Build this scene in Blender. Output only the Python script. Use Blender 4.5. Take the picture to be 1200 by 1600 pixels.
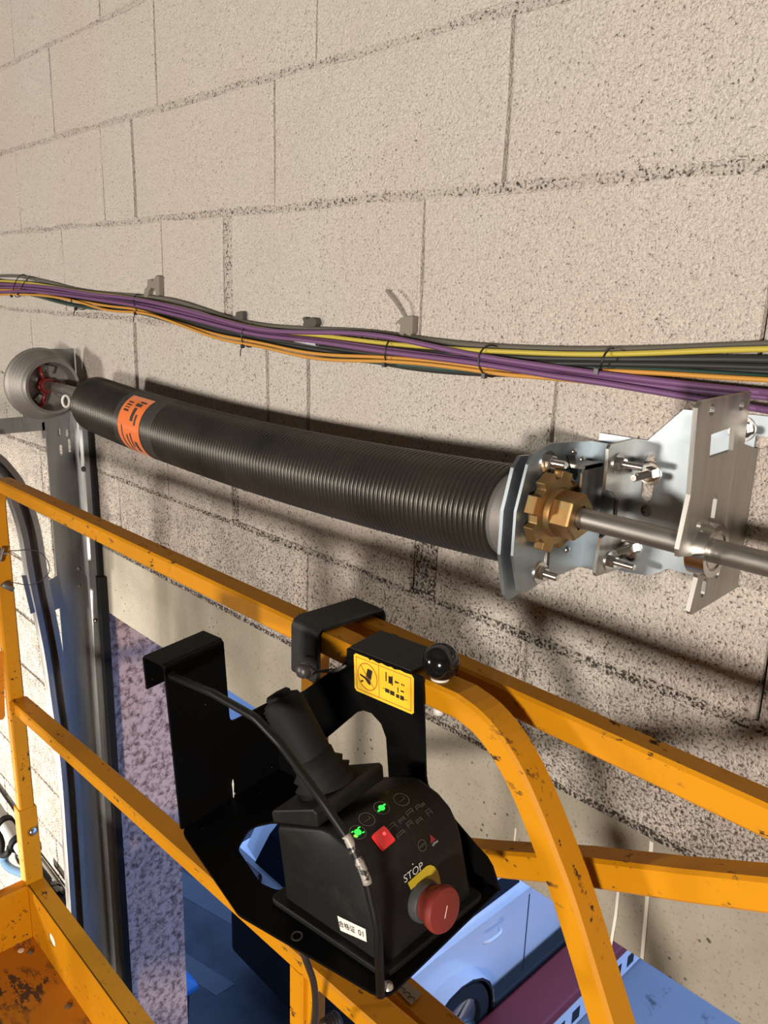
import bpy, bmesh, math, random
from mathutils import Vector, Matrix
from mathutils.bvhtree import BVHTree

random.seed(7)
for o in list(bpy.data.objects):
    bpy.data.objects.remove(o, do_unlink=True)
scene = bpy.context.scene
COL = scene.collection

# ------------------------------------------------------------------ camera
D = 0.92                       # camera to block wall face (Y = 0)
HL = 4.2                       # underside of the lintel above the hall floor
ZC = HL + 0.965 * D
FPX = 1263.87
YAW, PIT, ROL = math.radians(-46.014), math.radians(-15.019), math.radians(1.770)
_f = Vector((math.sin(YAW) * math.cos(PIT), math.cos(YAW) * math.cos(PIT), math.sin(PIT)))
_r0 = Vector((math.cos(YAW), -math.sin(YAW), 0))
_u0 = _r0.cross(_f)
_ri = math.cos(ROL) * _r0 + math.sin(ROL) * _u0
_up = -math.sin(ROL) * _r0 + math.cos(ROL) * _u0
CAM = Vector((0, -D, ZC))
cam_d = bpy.data.cameras.new('camera')
cam = bpy.data.objects.new('camera', cam_d)
COL.objects.link(cam)
cam_d.sensor_fit = 'VERTICAL'
cam_d.sensor_height = 24.0
cam_d.lens = FPX / 1600.0 * 24.0
cam_d.clip_start = 0.02
m = Matrix((_ri, _up, -_f)).transposed().to_4x4()
m.translation = CAM
cam.matrix_world = m
scene.camera = cam

# ------------------------------------------------------------------ world, lights, exposure
scene.view_settings.view_transform = 'Standard'
scene.view_settings.look = 'None'
scene.view_settings.gamma = 1.0
scene.view_settings.use_curve_mapping = False
scene.view_settings.exposure = 0.0
w = bpy.data.worlds.new('world')
scene.world = w
w.use_nodes = True
wb = w.node_tree.nodes['Background']
wb.inputs[0].default_value = (0.27, 0.47, 1.0, 1)
wb.inputs[1].default_value = 2.1


def area_light(name, loc, target, size, energy, color, size_y=None):
    l = bpy.data.lights.new(name, 'AREA')
    l.energy = energy
    l.color = color
    l.size = size
    if size_y:
        l.shape = 'RECTANGLE'
        l.size_y = size_y
    o = bpy.data.objects.new(name, l)
    COL.objects.link(o)
    o.location = loc
    o.rotation_euler = (Vector(target) - Vector(loc)).to_track_quat('-Z', 'Y').to_euler()
    return o


area_light('hall_lamp', (2.0, -4.1, 4.86), (-0.8, 0, 4.7), 0.45, 265, (1.0, 0.90, 0.81))
area_light('far_hall_lamp', (-3.4, -4.6, 4.80), (-1.8, 0, 4.7), 0.5, 150, (1.0, 0.92, 0.83))
sp_l = bpy.data.lights.new('low_work_lamp', 'SPOT')
sp_l.energy = 1000
sp_l.color = (1.0, 0.92, 0.82)
sp_l.spot_size = math.radians(62)
sp_l.spot_blend = 0.6
sp_l.shadow_soft_size = 0.12
sp_o = bpy.data.objects.new('low_work_lamp', sp_l)
COL.objects.link(sp_o)
sp_o.location = (-3.3, -2.4, 2.9)
sp_o.rotation_euler = (Vector((-2.75, 0, 3.2)) - sp_o.location).to_track_quat('-Z', 'Y').to_euler()


# ------------------------------------------------------------------ pixel helpers (directions only)
def ray(p):
    return (p[0] - 600) / FPX * _ri - (p[1] - 800) / FPX * _up + _f


def onY(p, y):
    d = ray(p)
    return CAM + d * ((y - CAM.y) / d.y)


def onX(p, x):
    d = ray(p)
    return CAM + d * ((x - CAM.x) / d.x)


def onZ(p, z):
    d = ray(p)
    return CAM + d * ((z - CAM.z) / d.z)


# ------------------------------------------------------------------ materials
def mat(name, base=(0.8, 0.8, 0.8), rough=0.5, metal=0.0, emit=None, estr=0.0, alpha=1.0, coat=0.0, spec=0.5):
    mt = bpy.data.materials.new(name)
    mt.use_nodes = True
    b = mt.node_tree.nodes['Principled BSDF']
    b.inputs['Base Color'].default_value = (*base, 1)
    b.inputs['Roughness'].default_value = rough
    b.inputs['Metallic'].default_value = metal
    b.inputs['Alpha'].default_value = alpha
    b.inputs['Coat Weight'].default_value = coat
    b.inputs['Specular IOR Level'].default_value = spec
    if emit:
        b.inputs['Emission Color'].default_value = (*emit, 1)
        b.inputs['Emission Strength'].default_value = estr
    return mt


class NT:
    """small node-tree helper around one material"""

    def __init__(s, mt):
        s.t = mt.node_tree
        s.b = s.t.nodes['Principled BSDF']
        g = s.t.nodes.new('ShaderNodeNewGeometry')
        s.pos = g.outputs['Position']

    def link(s, a, b):
        s.t.links.new(a, b)

    def mapping(s, scale=(1, 1, 1), src=None):
        n = s.t.nodes.new('ShaderNodeMapping')
        n.inputs['Scale'].default_value = scale
        s.link(src or s.pos, n.inputs['Vector'])
        return n.outputs[0]

    def noise(s, scale, detail=3, rough=0.5, vec=None, dist=0.0):
        n = s.t.nodes.new('ShaderNodeTexNoise')
        n.inputs['Scale'].default_value = scale
        n.inputs['Detail'].default_value = detail
        n.inputs['Roughness'].default_value = rough
        n.inputs['Distortion'].default_value = dist
        s.link(vec or s.pos, n.inputs['Vector'])
        return n.outputs['Fac']

    def voronoi(s, scale, vec=None, feature='F1'):
        n = s.t.nodes.new('ShaderNodeTexVoronoi')
        n.feature = feature
        n.inputs['Scale'].default_value = scale
        s.link(vec or s.pos, n.inputs['Vector'])
        return n.outputs['Distance']

    def ramp(s, fac, stops):
        n = s.t.nodes.new('ShaderNodeValToRGB')
        cr = n.color_ramp
        while len(cr.elements) < len(stops):
            cr.elements.new(0.5)
        for e, (p, c) in zip(cr.elements, stops):
            e.position = p
            e.color = (*c, 1) if len(c) == 3 else c
        s.link(fac, n.inputs['Fac'])
        return n.outputs['Color']

    def step(s, fac, a, b):
        n = s.t.nodes.new('ShaderNodeMapRange')
        n.inputs['From Min'].default_value = a
        n.inputs['From Max'].default_value = b
        s.link(fac, n.inputs['Value'])
        return n.outputs['Result']

    def math(s, op, a, b=None):
        n = s.t.nodes.new('ShaderNodeMath')
        n.operation = op
        for i, v in enumerate((a, b)):
            if v is None:
                continue
            if isinstance(v, (int, float)):
                n.inputs[i].default_value = v
            else:
                s.link(v, n.inputs[i])
        return n.outputs[0]

    def mix(s, fac, a, b, blend='MIX'):
        n = s.t.nodes.new('ShaderNodeMix')
        n.data_type = 'RGBA'
        n.blend_type = blend
        for k, v in ((0, fac), (6, a), (7, b)):
            if isinstance(v, tuple):
                n.inputs[k].default_value = (*v, 1)
            elif isinstance(v, (int, float)):
                n.inputs[k].default_value = v
            else:
                s.link(v, n.inputs[k])
        return n.outputs[2]

    def bump(s, h, strength=0.5, dist=0.002):
        n = s.t.nodes.new('ShaderNodeBump')
        n.inputs['Strength'].default_value = strength
        n.inputs['Distance'].default_value = dist
        s.link(h, n.inputs['Height'])
        s.link(n.outputs[0], s.b.inputs['Normal'])

    def color(s, c):
        s.link(c, s.b.inputs['Base Color'])

    def rough(s, c):
        s.link(c, s.b.inputs['Roughness'])

    def sep_z(s):
        n = s.t.nodes.new('ShaderNodeSeparateXYZ')
        s.link(s.pos, n.inputs[0])
        return n.outputs


def block_material(name, pale, pit, pit_lo, pit_hi):
    """porous concrete block under a thin cream paint: open grain shows as dark pits,
    the paint gets thinner in the lower courses"""
    mt = mat(name, pale, 0.92, spec=0.15)
    n = NT(mt)
    grain = n.noise(235, 3.2, 0.66, dist=0.25)
    coarse = n.noise(60, 2, 0.5)
    cover = n.noise(5, 3, 0.6)
    z = n.sep_z()[2]
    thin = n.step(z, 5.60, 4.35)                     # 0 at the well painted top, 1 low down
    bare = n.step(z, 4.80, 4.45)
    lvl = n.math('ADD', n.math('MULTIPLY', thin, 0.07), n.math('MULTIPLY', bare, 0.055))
    lvl = n.math('ADD', lvl, n.math('MULTIPLY', n.math('SUBTRACT', cover, 0.5), 0.10))
    g = n.math('ADD', n.math('MULTIPLY', grain, 0.85), n.math('MULTIPLY', coarse, 0.15))
    holes = n.step(n.math('SUBTRACT', g, lvl), pit_hi, pit_lo)   # 1 = hole
    tone = n.ramp(cover, [(0.3, tuple(c * 0.93 for c in pale)), (0.7, pale)])
    pink = n.mix(n.step(n.noise(2.3, 2), 0.45, 0.7), tone, (pale[0], pale[1] * 0.93, pale[2] * 0.92))
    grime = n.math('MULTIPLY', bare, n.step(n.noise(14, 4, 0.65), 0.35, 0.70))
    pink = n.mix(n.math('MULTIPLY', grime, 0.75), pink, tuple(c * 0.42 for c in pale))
    n.color(n.mix(holes, pink, pit))
    n.bump(n.math('ADD', n.math('MULTIPLY', grain, 0.7), n.math('MULTIPLY', coarse, 0.5)), 1.0, 0.0125)
    return mt


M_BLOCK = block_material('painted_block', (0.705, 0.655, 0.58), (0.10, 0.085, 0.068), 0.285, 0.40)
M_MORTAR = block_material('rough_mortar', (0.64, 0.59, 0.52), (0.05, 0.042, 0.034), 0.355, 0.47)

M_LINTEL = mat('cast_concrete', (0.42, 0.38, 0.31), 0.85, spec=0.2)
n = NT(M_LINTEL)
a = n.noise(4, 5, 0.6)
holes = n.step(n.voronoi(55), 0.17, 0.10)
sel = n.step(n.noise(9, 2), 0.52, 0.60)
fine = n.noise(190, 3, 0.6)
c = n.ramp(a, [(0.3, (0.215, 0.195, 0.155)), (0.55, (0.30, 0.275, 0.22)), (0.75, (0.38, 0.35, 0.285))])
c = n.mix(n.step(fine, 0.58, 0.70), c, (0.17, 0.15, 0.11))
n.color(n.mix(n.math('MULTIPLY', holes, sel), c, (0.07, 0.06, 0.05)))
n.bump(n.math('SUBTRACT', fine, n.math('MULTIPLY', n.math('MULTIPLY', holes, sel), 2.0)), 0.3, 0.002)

M_RENDER = mat('roughcast_render', (0.62, 0.5, 0.48), 0.95, spec=0.1)
n = NT(M_RENDER)
a = n.noise(48, 7, 0.72, dist=0.3)
n.color(n.ramp(a, [(0.36, (0.13, 0.08, 0.07)), (0.46, (0.36, 0.235, 0.20)), (0.54, (0.60, 0.42, 0.36))]))
n.bump(a, 0.8, 0.008)

M_FLOORC = mat('hall_concrete', (0.30, 0.29, 0.27), 0.7)
n = NT(M_FLOORC)
n.color(n.ramp(n.noise(1.5, 6), [(0.3, (0.22, 0.21, 0.2)), (0.7, (0.36, 0.35, 0.33))]))
M_HALLWALL = mat('hall_wall_paint', (0.24, 0.22, 0.20), 0.9)
M_CEIL = mat('hall_ceiling', (0.14, 0.13, 0.12), 0.9)
M_GROUND = mat('yard_concrete', (0.42, 0.43, 0.45), 0.75)
n = NT(M_GROUND)
n.color(n.mix(n.step(n.noise(5, 5, 0.65), 0.60, 0.68), n.ramp(n.noise(0.8, 5), [(0.3, (0.19, 0.20, 0.22)), (0.7, (0.26, 0.27, 0.29))]), (0.09, 0.095, 0.105)))
M_DARKYARD = mat('dark_yard', (0.05, 0.052, 0.056), 0.85)
n = NT(M_DARKYARD)
n.color(n.ramp(n.noise(3, 6, 0.65), [(0.3, (0.030, 0.032, 0.036)), (0.7, (0.065, 0.067, 0.072))]))


def worn_paint(name, base, dark, rough=0.42, sc=1.0, amount=0.0):
    mt = mat(name, base, rough, coat=0.05, spec=0.3)
    n = NT(mt)
    tone = n.ramp(n.noise(7 * sc, 4), [(0.3, tuple(c * 0.86 for c in base)), (0.7, base)])
    chips = n.step(n.noise(75 * sc, 4, 0.7, n.mapping((0.45, 1, 1))), 0.60 - amount, 0.64 - amount)
    patch = n.step(n.noise(11 * sc, 3), 0.46, 0.58)
    chips = n.math('MULTIPLY', chips, patch)
    rub = n.step(n.noise(22 * sc, 5, 0.7), 0.58, 0.78)
    c = n.mix(n.math('MULTIPLY', rub, 0.45), tone, tuple(c * 0.55 for c in base))
    n.color(n.mix(chips, c, dark))
    n.rough(n.step(n.math('ADD', chips, n.math('MULTIPLY', rub, 0.5)), -1.2, 1.0))
    n.bump(n.math('MULTIPLY', chips, -1.0), 0.3, 0.0006)
    return mt


M_YEL = worn_paint('orange_yellow_paint', (0.62, 0.255, 0.002), (0.045, 0.025, 0.01))
M_DECK = worn_paint('rusty_deck_paint', (0.50, 0.19, 0.012), (0.075, 0.04, 0.018), 0.6, 0.8, 0.09)
M_BLK = mat('black_powder_coat', (0.0028, 0.0028, 0.0028), 0.48, spec=0.10)
n = NT(M_BLK)
spl = n.step(n.voronoi(70), 0.035, 0.02)
n.color(n.mix(n.math('MULTIPLY', spl, n.step(n.noise(11, 2), 0.52, 0.6)), (0.0028, 0.0028, 0.0028), (0.45, 0.42, 0.38)))
n.bump(n.noise(700, 2), 0.25, 0.0005)
M_BLKPL = mat('black_plastic', (0.008, 0.008, 0.008), 0.5, spec=0.3)
n = NT(M_BLKPL)
dust = n.step(n.noise(25, 4, 0.7), 0.52, 0.75)
n.color(n.mix(n.math('MULTIPLY', dust, 0.5), (0.007, 0.007, 0.0065), (0.028, 0.026, 0.022)))
M_BLKRUB = mat('black_rubber', (0.007, 0.007, 0.007), 0.7, spec=0.22)
M_BLKGLOSS = mat('black_gloss', (0.006, 0.006, 0.006), 0.12, spec=0.6)
M_SPRING = mat('oiled_spring_steel', (0.040, 0.037, 0.031), 0.33, 0.55)
n = NT(M_SPRING)
n.color(n.ramp(n.noise(9, 4), [(0.3, (0.030, 0.028, 0.024)), (0.7, (0.058, 0.053, 0.043))]))


def steel(name, base, rough, streak=(1, 1, 12), sc=60, metal=0.95, var=0.25):
    mt = mat(name, base, rough, metal)
    n = NT(mt)
    s_ = n.noise(sc, 4, 0.6, n.mapping(streak))
    n.color(n.ramp(s_, [(0.3, tuple(c * (1 - var) for c in base)), (0.7, tuple(min(1, c * (1 + var * .4)) for c in base))]))
    n.rough(n.step(s_, -0.9 + rough, 1.9 - rough * .4))
    return mt


M_STEEL = steel('brushed_steel_plate', (0.42, 0.405, 0.375), 0.45, (1, 1, 0.06), 90)
M_ZINC = steel('blue_zinc_plate', (0.40, 0.45, 0.48), 0.38, (1, 1, 1), 12)
M_SHAFT = steel('turned_shaft_steel', (0.36, 0.34, 0.31), 0.28, (0.2, 1, 1), 40)
M_BOLT = mat('bright_bolt', (0.66, 0.65, 0.62), 0.22, 1.0)
M_GALV = steel('galvanised_frame', (0.34, 0.35, 0.35), 0.60, (1, 1, 0.1), 30, 0.72)
M_TRACK = steel('galvanised_track', (0.34, 0.33, 0.315), 0.52, (1, 1, 0.2), 30, 0.8)
M_ALU = mat('cast_aluminium', (0.27, 0.255, 0.235), 0.52, 0.7)
n = NT(M_ALU)
n.bump(n.noise(200, 2), 0.2, 0.0008)
M_BRASS = mat('yellow_passivated_nut', (0.58, 0.39, 0.12), 0.46, 0.85)
n = NT(M_BRASS)
n.color(n.ramp(n.noise(38, 3), [(0.35, (0.30, 0.22, 0.075)), (0.52, (0.30, 0.165, 0.065)), (0.7, (0.25, 0.21, 0.09))]))
M_DARKHOLE = mat('dark_recess', (0.03, 0.028, 0.025), 0.8)
M_REDPART = mat('red_paint', (0.16, 0.018, 0.016), 0.4)
M_WHITEPL = mat('white_plastic', (0.72, 0.70, 0.65), 0.5)
M_ORSTK = mat('orange_sticker', (0.85, 0.19, 0.03), 0.28, coat=0.4)
M_INK = mat('black_ink', (0.02, 0.012, 0.008), 0.5)
M_REDINK = mat('red_ink', (0.42, 0.05, 0.02), 0.5)
M_STKYEL = mat('yellow_sticker', (0.82, 0.53, 0.03), 0.4)
M_STKYEL2 = mat('dark_yellow_sticker', (0.50, 0.38, 0.02), 0.5)
M_STKWHITE = mat('white_sticker', (0.78, 0.74, 0.66), 0.5)
M_STKGREY = mat('worn_grey_sticker', (0.33, 0.27, 0.22), 0.6)
M_WHITEINK = mat('white_print', (0.55, 0.55, 0.52), 0.5)
M_GREYINK = mat('faded_grey_print', (0.085, 0.085, 0.075), 0.5)
M_LEDG = mat('lit_green_lamp', (0.02, 0.3, 0.03), 0.4, emit=(0.03, 1.0, 0.08), estr=1.4)
M_LEDY = mat('lit_lime_lamp', (0.25, 0.5, 0.05), 0.4, emit=(0.55, 0.95, 0.15), estr=0.7)
M_LEDR = mat('lit_red_button', (0.6, 0.02, 0.02), 0.25, emit=(1.0, 0.03, 0.03), estr=0.28)
M_ESTOP = mat('dull_red_plastic', (0.20, 0.030, 0.022), 0.5, spec=0.3)
M_GREYPL = mat('grey_plastic', (0.055, 0.055, 0.055), 0.5)
M_PURPLE = mat('purple_cable', (0.150, 0.065, 0.160), 0.5)
M_CYEL = mat('yellow_cable', (0.47, 0.38, 0.05), 0.45)
M_CYEL2 = mat('green_stripe', (0.07, 0.16, 0.02), 0.45)
M_CORG = mat('orange_cable', (0.52, 0.25, 0.04), 0.5)
M_CBLK = mat('black_cable', (0.022, 0.022, 0.02), 0.5)
M_CGRY = mat('dusty_grey_cable', (0.105, 0.095, 0.075), 0.7)
M_CGRN = mat('dark_green_cable', (0.025, 0.055, 0.042), 0.5)
M_TIE = mat('black_nylon_tie', (0.012, 0.012, 0.012), 0.4)
M_CLIP = mat('painted_over_clip', (0.20, 0.175, 0.14), 0.8)
M_CLIPD = mat('dusty_dark_clip', (0.07, 0.062, 0.05), 0.8)
M_PIPE = mat('grey_pipe', (0.42, 0.42, 0.41), 0.45)
M_BLUEPL = mat('blue_plastic', (0.02, 0.16, 0.42), 0.4)
M_BLUEHOSE = mat('blue_hose', (0.09, 0.16, 0.25), 0.45)
M_CARW = mat('white_car_paint', (0.80, 0.80, 0.80), 0.25, coat=0.6)
M_CARGLASS = mat('dark_car_glass', (0.008, 0.011, 0.016), 0.12, spec=0.3)
M_CARBLK = mat('car_black_trim', (0.012, 0.012, 0.013), 0.6)
M_TYRE = mat('tyre_rubber', (0.014, 0.014, 0.014), 0.85)
M_RIM = mat('alloy_rim', (0.45, 0.45, 0.46), 0.35, 0.8)
M_TAIL = mat('smoked_tail_lamp', (0.03, 0.004, 0.005), 0.2)
M_RAMP = mat('dark_red_ramp', (0.24, 0.022, 0.022), 0.5)
M_CHKW = mat('check_white', (0.75, 0.75, 0.75), 0.5)
M_CLEAR = mat('clear_tape', (0.5, 0.5, 0.48), 0.06, alpha=0.06, spec=1.0)
M_CONC_DRIP = mat('white_drip', (0.68, 0.64, 0.56), 0.8)
M_WORN = mat('bare_worn_metal', (0.36, 0.33, 0.29), 0.5, 0.2)
n = NT(M_WORN)
n.color(n.mix(n.step(n.noise(95, 4, 0.7), 0.45, 0.52), (0.008, 0.008, 0.008), (0.36, 0.33, 0.29)))


# ------------------------------------------------------------------ mesh helpers
class MB:
    def __init__(s):
        s.v, s.f = [], []

    def add(s, vs, fs):
        k = len(s.v)
        s.v += [tuple(v) for v in vs]
        s.f += [tuple(i + k for i in f) for f in fs]
        return s

    def box(s, a, b, mx=None):
        (x0, y0, z0), (x1, y1, z1) = a, b
        vs = [Vector(p) for p in ((x0, y0, z0), (x1, y0, z0), (x1, y1, z0), (x0, y1, z0), (x0, y0, z1), (x1, y0, z1), (x1, y1, z1), (x0, y1, z1))]
        if mx:
            vs = [mx @ v for v in vs]
        return s.add(vs, [(0, 3, 2, 1), (4, 5, 6, 7), (0, 1, 5, 4), (1, 2, 6, 5), (2, 3, 7, 6), (3, 0, 4, 7)])

    def prism(s, poly, fn, t0, t1):
        """poly 2D, fn(a,b,t)->3D, extruded from t0 to t1"""
        k = len(poly)
        vs = [fn(a, b, t0) for a, b in poly] + [fn(a, b, t1) for a, b in poly]
        fs = [tuple(range(k))[::-1], tuple(range(k, 2 * k))]
        fs += [(i, (i + 1) % k, (i + 1) % k + k, i + k) for i in range(k)]
        return s.add(vs, fs)

    def loft(s, rings, cap=True, close=True):
        k = len(rings[0])
        vs = [v for r in rings for v in r]
        fs = []
        for j in range(len(rings) - 1):
            for i in range(k if close else k - 1):
                i2 = (i + 1) % k
                fs.append((j * k + i, j * k + i2, (j + 1) * k + i2, (j + 1) * k + i))
        if cap:
            fs.append(tuple(range(k))[::-1])
            fs.append(tuple(range((len(rings) - 1) * k, len(rings) * k)))
        return s.add(vs, fs)

    def lathe(s, prof, mx, seg=32, cap=False):
        """prof: (r, h) list, axis local Z"""
        rings = []
        for r, h in prof:
            rings.append([mx @ Vector((r * math.cos(2 * math.pi * i / seg), r * math.sin(2 * math.pi * i / seg), h)) for i in range(seg)])
        return s.loft(rings, cap)

    def tube(s, pts, r, seg=8, cap=True, closed=False):
        pts = [Vector(p) for p in pts]
        n_ = len(pts)
        rr = r if isinstance(r, (list, tuple)) else [r] * n_
        rings = []
        nrm = None
        for i in range(n_):
            if closed:
                t = (pts[(i + 1) % n_] - pts[i - 1]).normalized()
            else:
                t = (pts[min(i + 1, n_ - 1)] - pts[max(i - 1, 0)]).normalized()
            if nrm is None:
                nrm = t.orthogonal().normalized()
            nrm = (nrm - t * nrm.dot(t)).normalized()
            b = t.cross(nrm)
            rings.append([pts[i] + (nrm * math.cos(2 * math.pi * j / seg) + b * math.sin(2 * math.pi * j / seg)) * rr[i] for j in range(seg)])
        if closed:
            rings.append(rings[0])
        return s.loft(rings, cap and not closed)

    def sweep(s, path, prof, binorm, cap=True):
        """planar path, profile (along binormal, along n) swept; binormal fixed"""
        path = [Vector(p) for p in path]
        b = Vector(binorm).normalized()
        rings = []
        for i, p in enumerate(path):
            d0 = (p - path[i - 1]).normalized() if i > 0 else None
            d1 = (path[i + 1] - p).normalized() if i < len(path) - 1 else None
            t = ((d0 or d1) + (d1 or d0)).normalized()
            nn = b.cross(t).normalized()
            k = 1.0
            if d0 and d1:
                k = 1.0 / max(0.5, t.dot(d1))
            rings.append([p + b * u + nn * v * k for u, v in prof])
        return s.loft(rings, cap)

    def build(s, name, mt, parent=None, smooth=False, label=None, bevel=0, seg=2, auto=None):
        me = bpy.data.meshes.new(name)
        me.from_pydata(s.v, [], s.f)
        me.validate()
        bm = bmesh.new()
        bm.from_mesh(me)
        bmesh.ops.recalc_face_normals(bm, faces=bm.faces)
        bm.to_mesh(me)
        bm.free()
        me.materials.append(mt)
        if smooth:
            for p in me.polygons:
                p.use_smooth = True
            if auto:
                me.set_sharp_from_angle(angle=math.radians(auto))
        o = bpy.data.objects.new(name, me)
        COL.objects.link(o)
        if parent:
            o.parent = parent
        if label:
            o['label'] = label
        if bevel:
            md = o.modifiers.new('bevel', 'BEVEL')
            md.width = bevel
            md.segments = seg
            md.limit_method = 'ANGLE'
            md.angle_limit = math.radians(35)
        return o


def tag(o, label, cat=None, group=None, kind=None):
    o['label'] = label
    if cat:
        o['category'] = cat
    if group:
        o['group'] = group
    if kind:
        o['kind'] = kind
    return o


def thing(name, label, cat, loc=(0, 0, 0), group=None):
    o = bpy.data.objects.new(name, None)
    COL.objects.link(o)
    o.location = loc
    o.empty_display_size = 0.05
    return tag(o, label, cat, group)


def keep(o, parent):
    """parent without moving: mesh data is in world space, thing sits at its base"""
    o.parent = parent
    o.matrix_parent_inverse = Matrix.Translation(parent.location).inverted()
    return o


def rrect(w_, h_, c):
    x, y = w_ / 2, h_ / 2
    return [(-x + c, -y), (x - c, -y), (x, -y + c), (x, y - c), (x - c, y), (-x + c, y), (-x, y - c), (-x, -y + c)]


def catmull(pts, n_=6):
    pts = [Vector(p) for p in pts]
    P = [pts[0] * 2 - pts[1]] + pts + [pts[-1] * 2 - pts[-2]]
    out = []
    for i in range(1, len(P) - 2):
        a, b, c_, d = P[i - 1:i + 3]
        for k in range(n_):
            t = k / n_
            out.append(0.5 * ((2 * b) + (c_ - a) * t + (2 * a - 5 * b + 4 * c_ - d) * t * t + (3 * b - a - 3 * c_ + d) * t ** 3))
    out.append(pts[-1])
    return out


def round_path(pts, r, n_=6):
    """polyline with rounded corners (r per corner or one r)"""
    pts = [Vector(p) for p in pts]
    out = [pts[0]]
    for i in range(1, len(pts) - 1):
        rr = r[i - 1] if isinstance(r, (list, tuple)) else r
        a = (pts[i - 1] - pts[i]).normalized()
        b = (pts[i + 1] - pts[i]).normalized()
        ang = a.angle(b)
        L = min(rr / math.tan(ang / 2), (pts[i - 1] - pts[i]).length * .49, (pts[i + 1] - pts[i]).length * .49)
        s0, s1 = pts[i] + a * L, pts[i] + b * L
        for k in range(n_ + 1):
            t = k / n_
            out.append((1 - t) ** 2 * s0 + 2 * t * (1 - t) * pts[i] + t * t * s1)
    out.append(pts[-1])
    return out


def axis_mx(origin, axis, xdir=None):
    z = Vector(axis).normalized()
    x = Vector(xdir) if xdir else z.orthogonal()
    x = (x - z * x.dot(z)).normalized()
    y = z.cross(x)
    m_ = Matrix((x, y, z)).transposed().to_4x4()
    m_.translation = Vector(origin)
    return m_


_text_cache = {}


def text_mesh(name, body, size, mt, mx, parent=None, shear=0.0):
    cu = bpy.data.curves.new(name, 'FONT')
    cu.body = body
    cu.size = size
    cu.align_x = 'CENTER'
    cu.align_y = 'CENTER'
    cu.resolution_u = 3
    tmp = bpy.data.objects.new(name + '_tmp', cu)
    COL.objects.link(tmp)
    dg = bpy.context.evaluated_depsgraph_get()
    dg.update()
    me = bpy.data.meshes.new_from_object(tmp.evaluated_get(dg))
    bpy.data.objects.remove(tmp, do_unlink=True)
    me.name = name
    me.transform(mx)
    me.materials.clear()
    me.materials.append(mt)
    o = bpy.data.objects.new(name, me)
    COL.objects.link(o)
    if parent:
        o.parent = parent
    return o


def hexnut(mb, mx, r, h, hole=0.0):
    mb.lathe([(r * 0.86, 0), (r, h * .12), (r, h * .88), (r * .86, h)], mx, 6, True)
    return mb


# ================================================================== THE SETTING
XJ = -2.088          # left edge of the door opening
XR = 1.75            # right edge of the door opening (out of frame)
WT = 0.205           # wall thickness
HTOP = 8.0
wall = MB()
wall.box((-7, 0.016, 0), (XJ - 0.012, WT, HL))
wall.box((-7, 0.016, HL), (-2.42, WT, 4.398))
wall.box((-7, 0.016, 4.398), (6, WT, HTOP))
wall.box((XR + 0.2, 0.016, HL), (6, WT, 4.398))
wall.box((XR, 0.016, 0), (6, WT, HL))
M_GAP = mat('dark_joint_gap', (0.025, 0.021, 0.017), 0.95)
wall_front = wall.build('wall_front', M_GAP)
tag(wall_front, 'cream painted concrete block wall above the door opening', kind='structure')
for nm, a_, b_, mt_ in (('wall_left', (-7.25, -7.6, 0), (-7, WT, HTOP), M_HALLWALL), ('wall_right', (6, -7.6, 0), (6.25, WT, HTOP), M_HALLWALL),
                        ('wall_back', (-7.25, -7.85, 0), (6.25, -7.6, HTOP), M_HALLWALL), ('ceiling', (-7.25, -7.85, HTOP), (6.25, WT, HTOP + 0.2), M_CEIL),
                        ('floor', (-7.25, -7.85, -0.2), (6.25, WT, 0), M_FLOORC)):
    o = MB().box(a_, b_).build(nm, mt_)
    tag(o, {'wall_left': 'plain end wall of the hall', 'wall_right': 'plain far end wall of the hall', 'wall_back': 'plain back wall of the hall',
            'ceiling': 'flat hall ceiling', 'floor': 'bare concrete hall floor'}[nm], kind='structure')
g = MB().box((-40, WT, -0.2), (30, 45, 0)).build('ground', M_GROUND)
tag(g, 'pale concrete yard outside the door', kind='structure')
dark_patch = MB().prism([(-9.5, WT + .01), (-3.15, WT + .01), (-3.35, 2.6), (-3.9, 6.0), (-6.3, 6.5), (-6.6, 3.2), (-9.5, 2.9)], lambda a, b, t: (a, b, t), 0.0, 0.006).build('pavement', M_DARKYARD)  # yard ground is darker inside this outline
tag(dark_patch, 'dark patch of the yard by the door', kind='structure')
for k, (yy, w_) in enumerate(((1.55, .16), (2.15, .22))):
    o = MB().prism([(-6.8, yy - .5), (-4.3, yy + .1), (-4.3, yy + .1 + w_), (-6.8, yy - .5 + w_)], lambda a, b, t: (a, b, t), 0.006, 0.008)
    o.build('pavement_line', mat('worn_line_paint', (0.085, 0.088, 0.095), 0.8), dark_patch)


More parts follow.
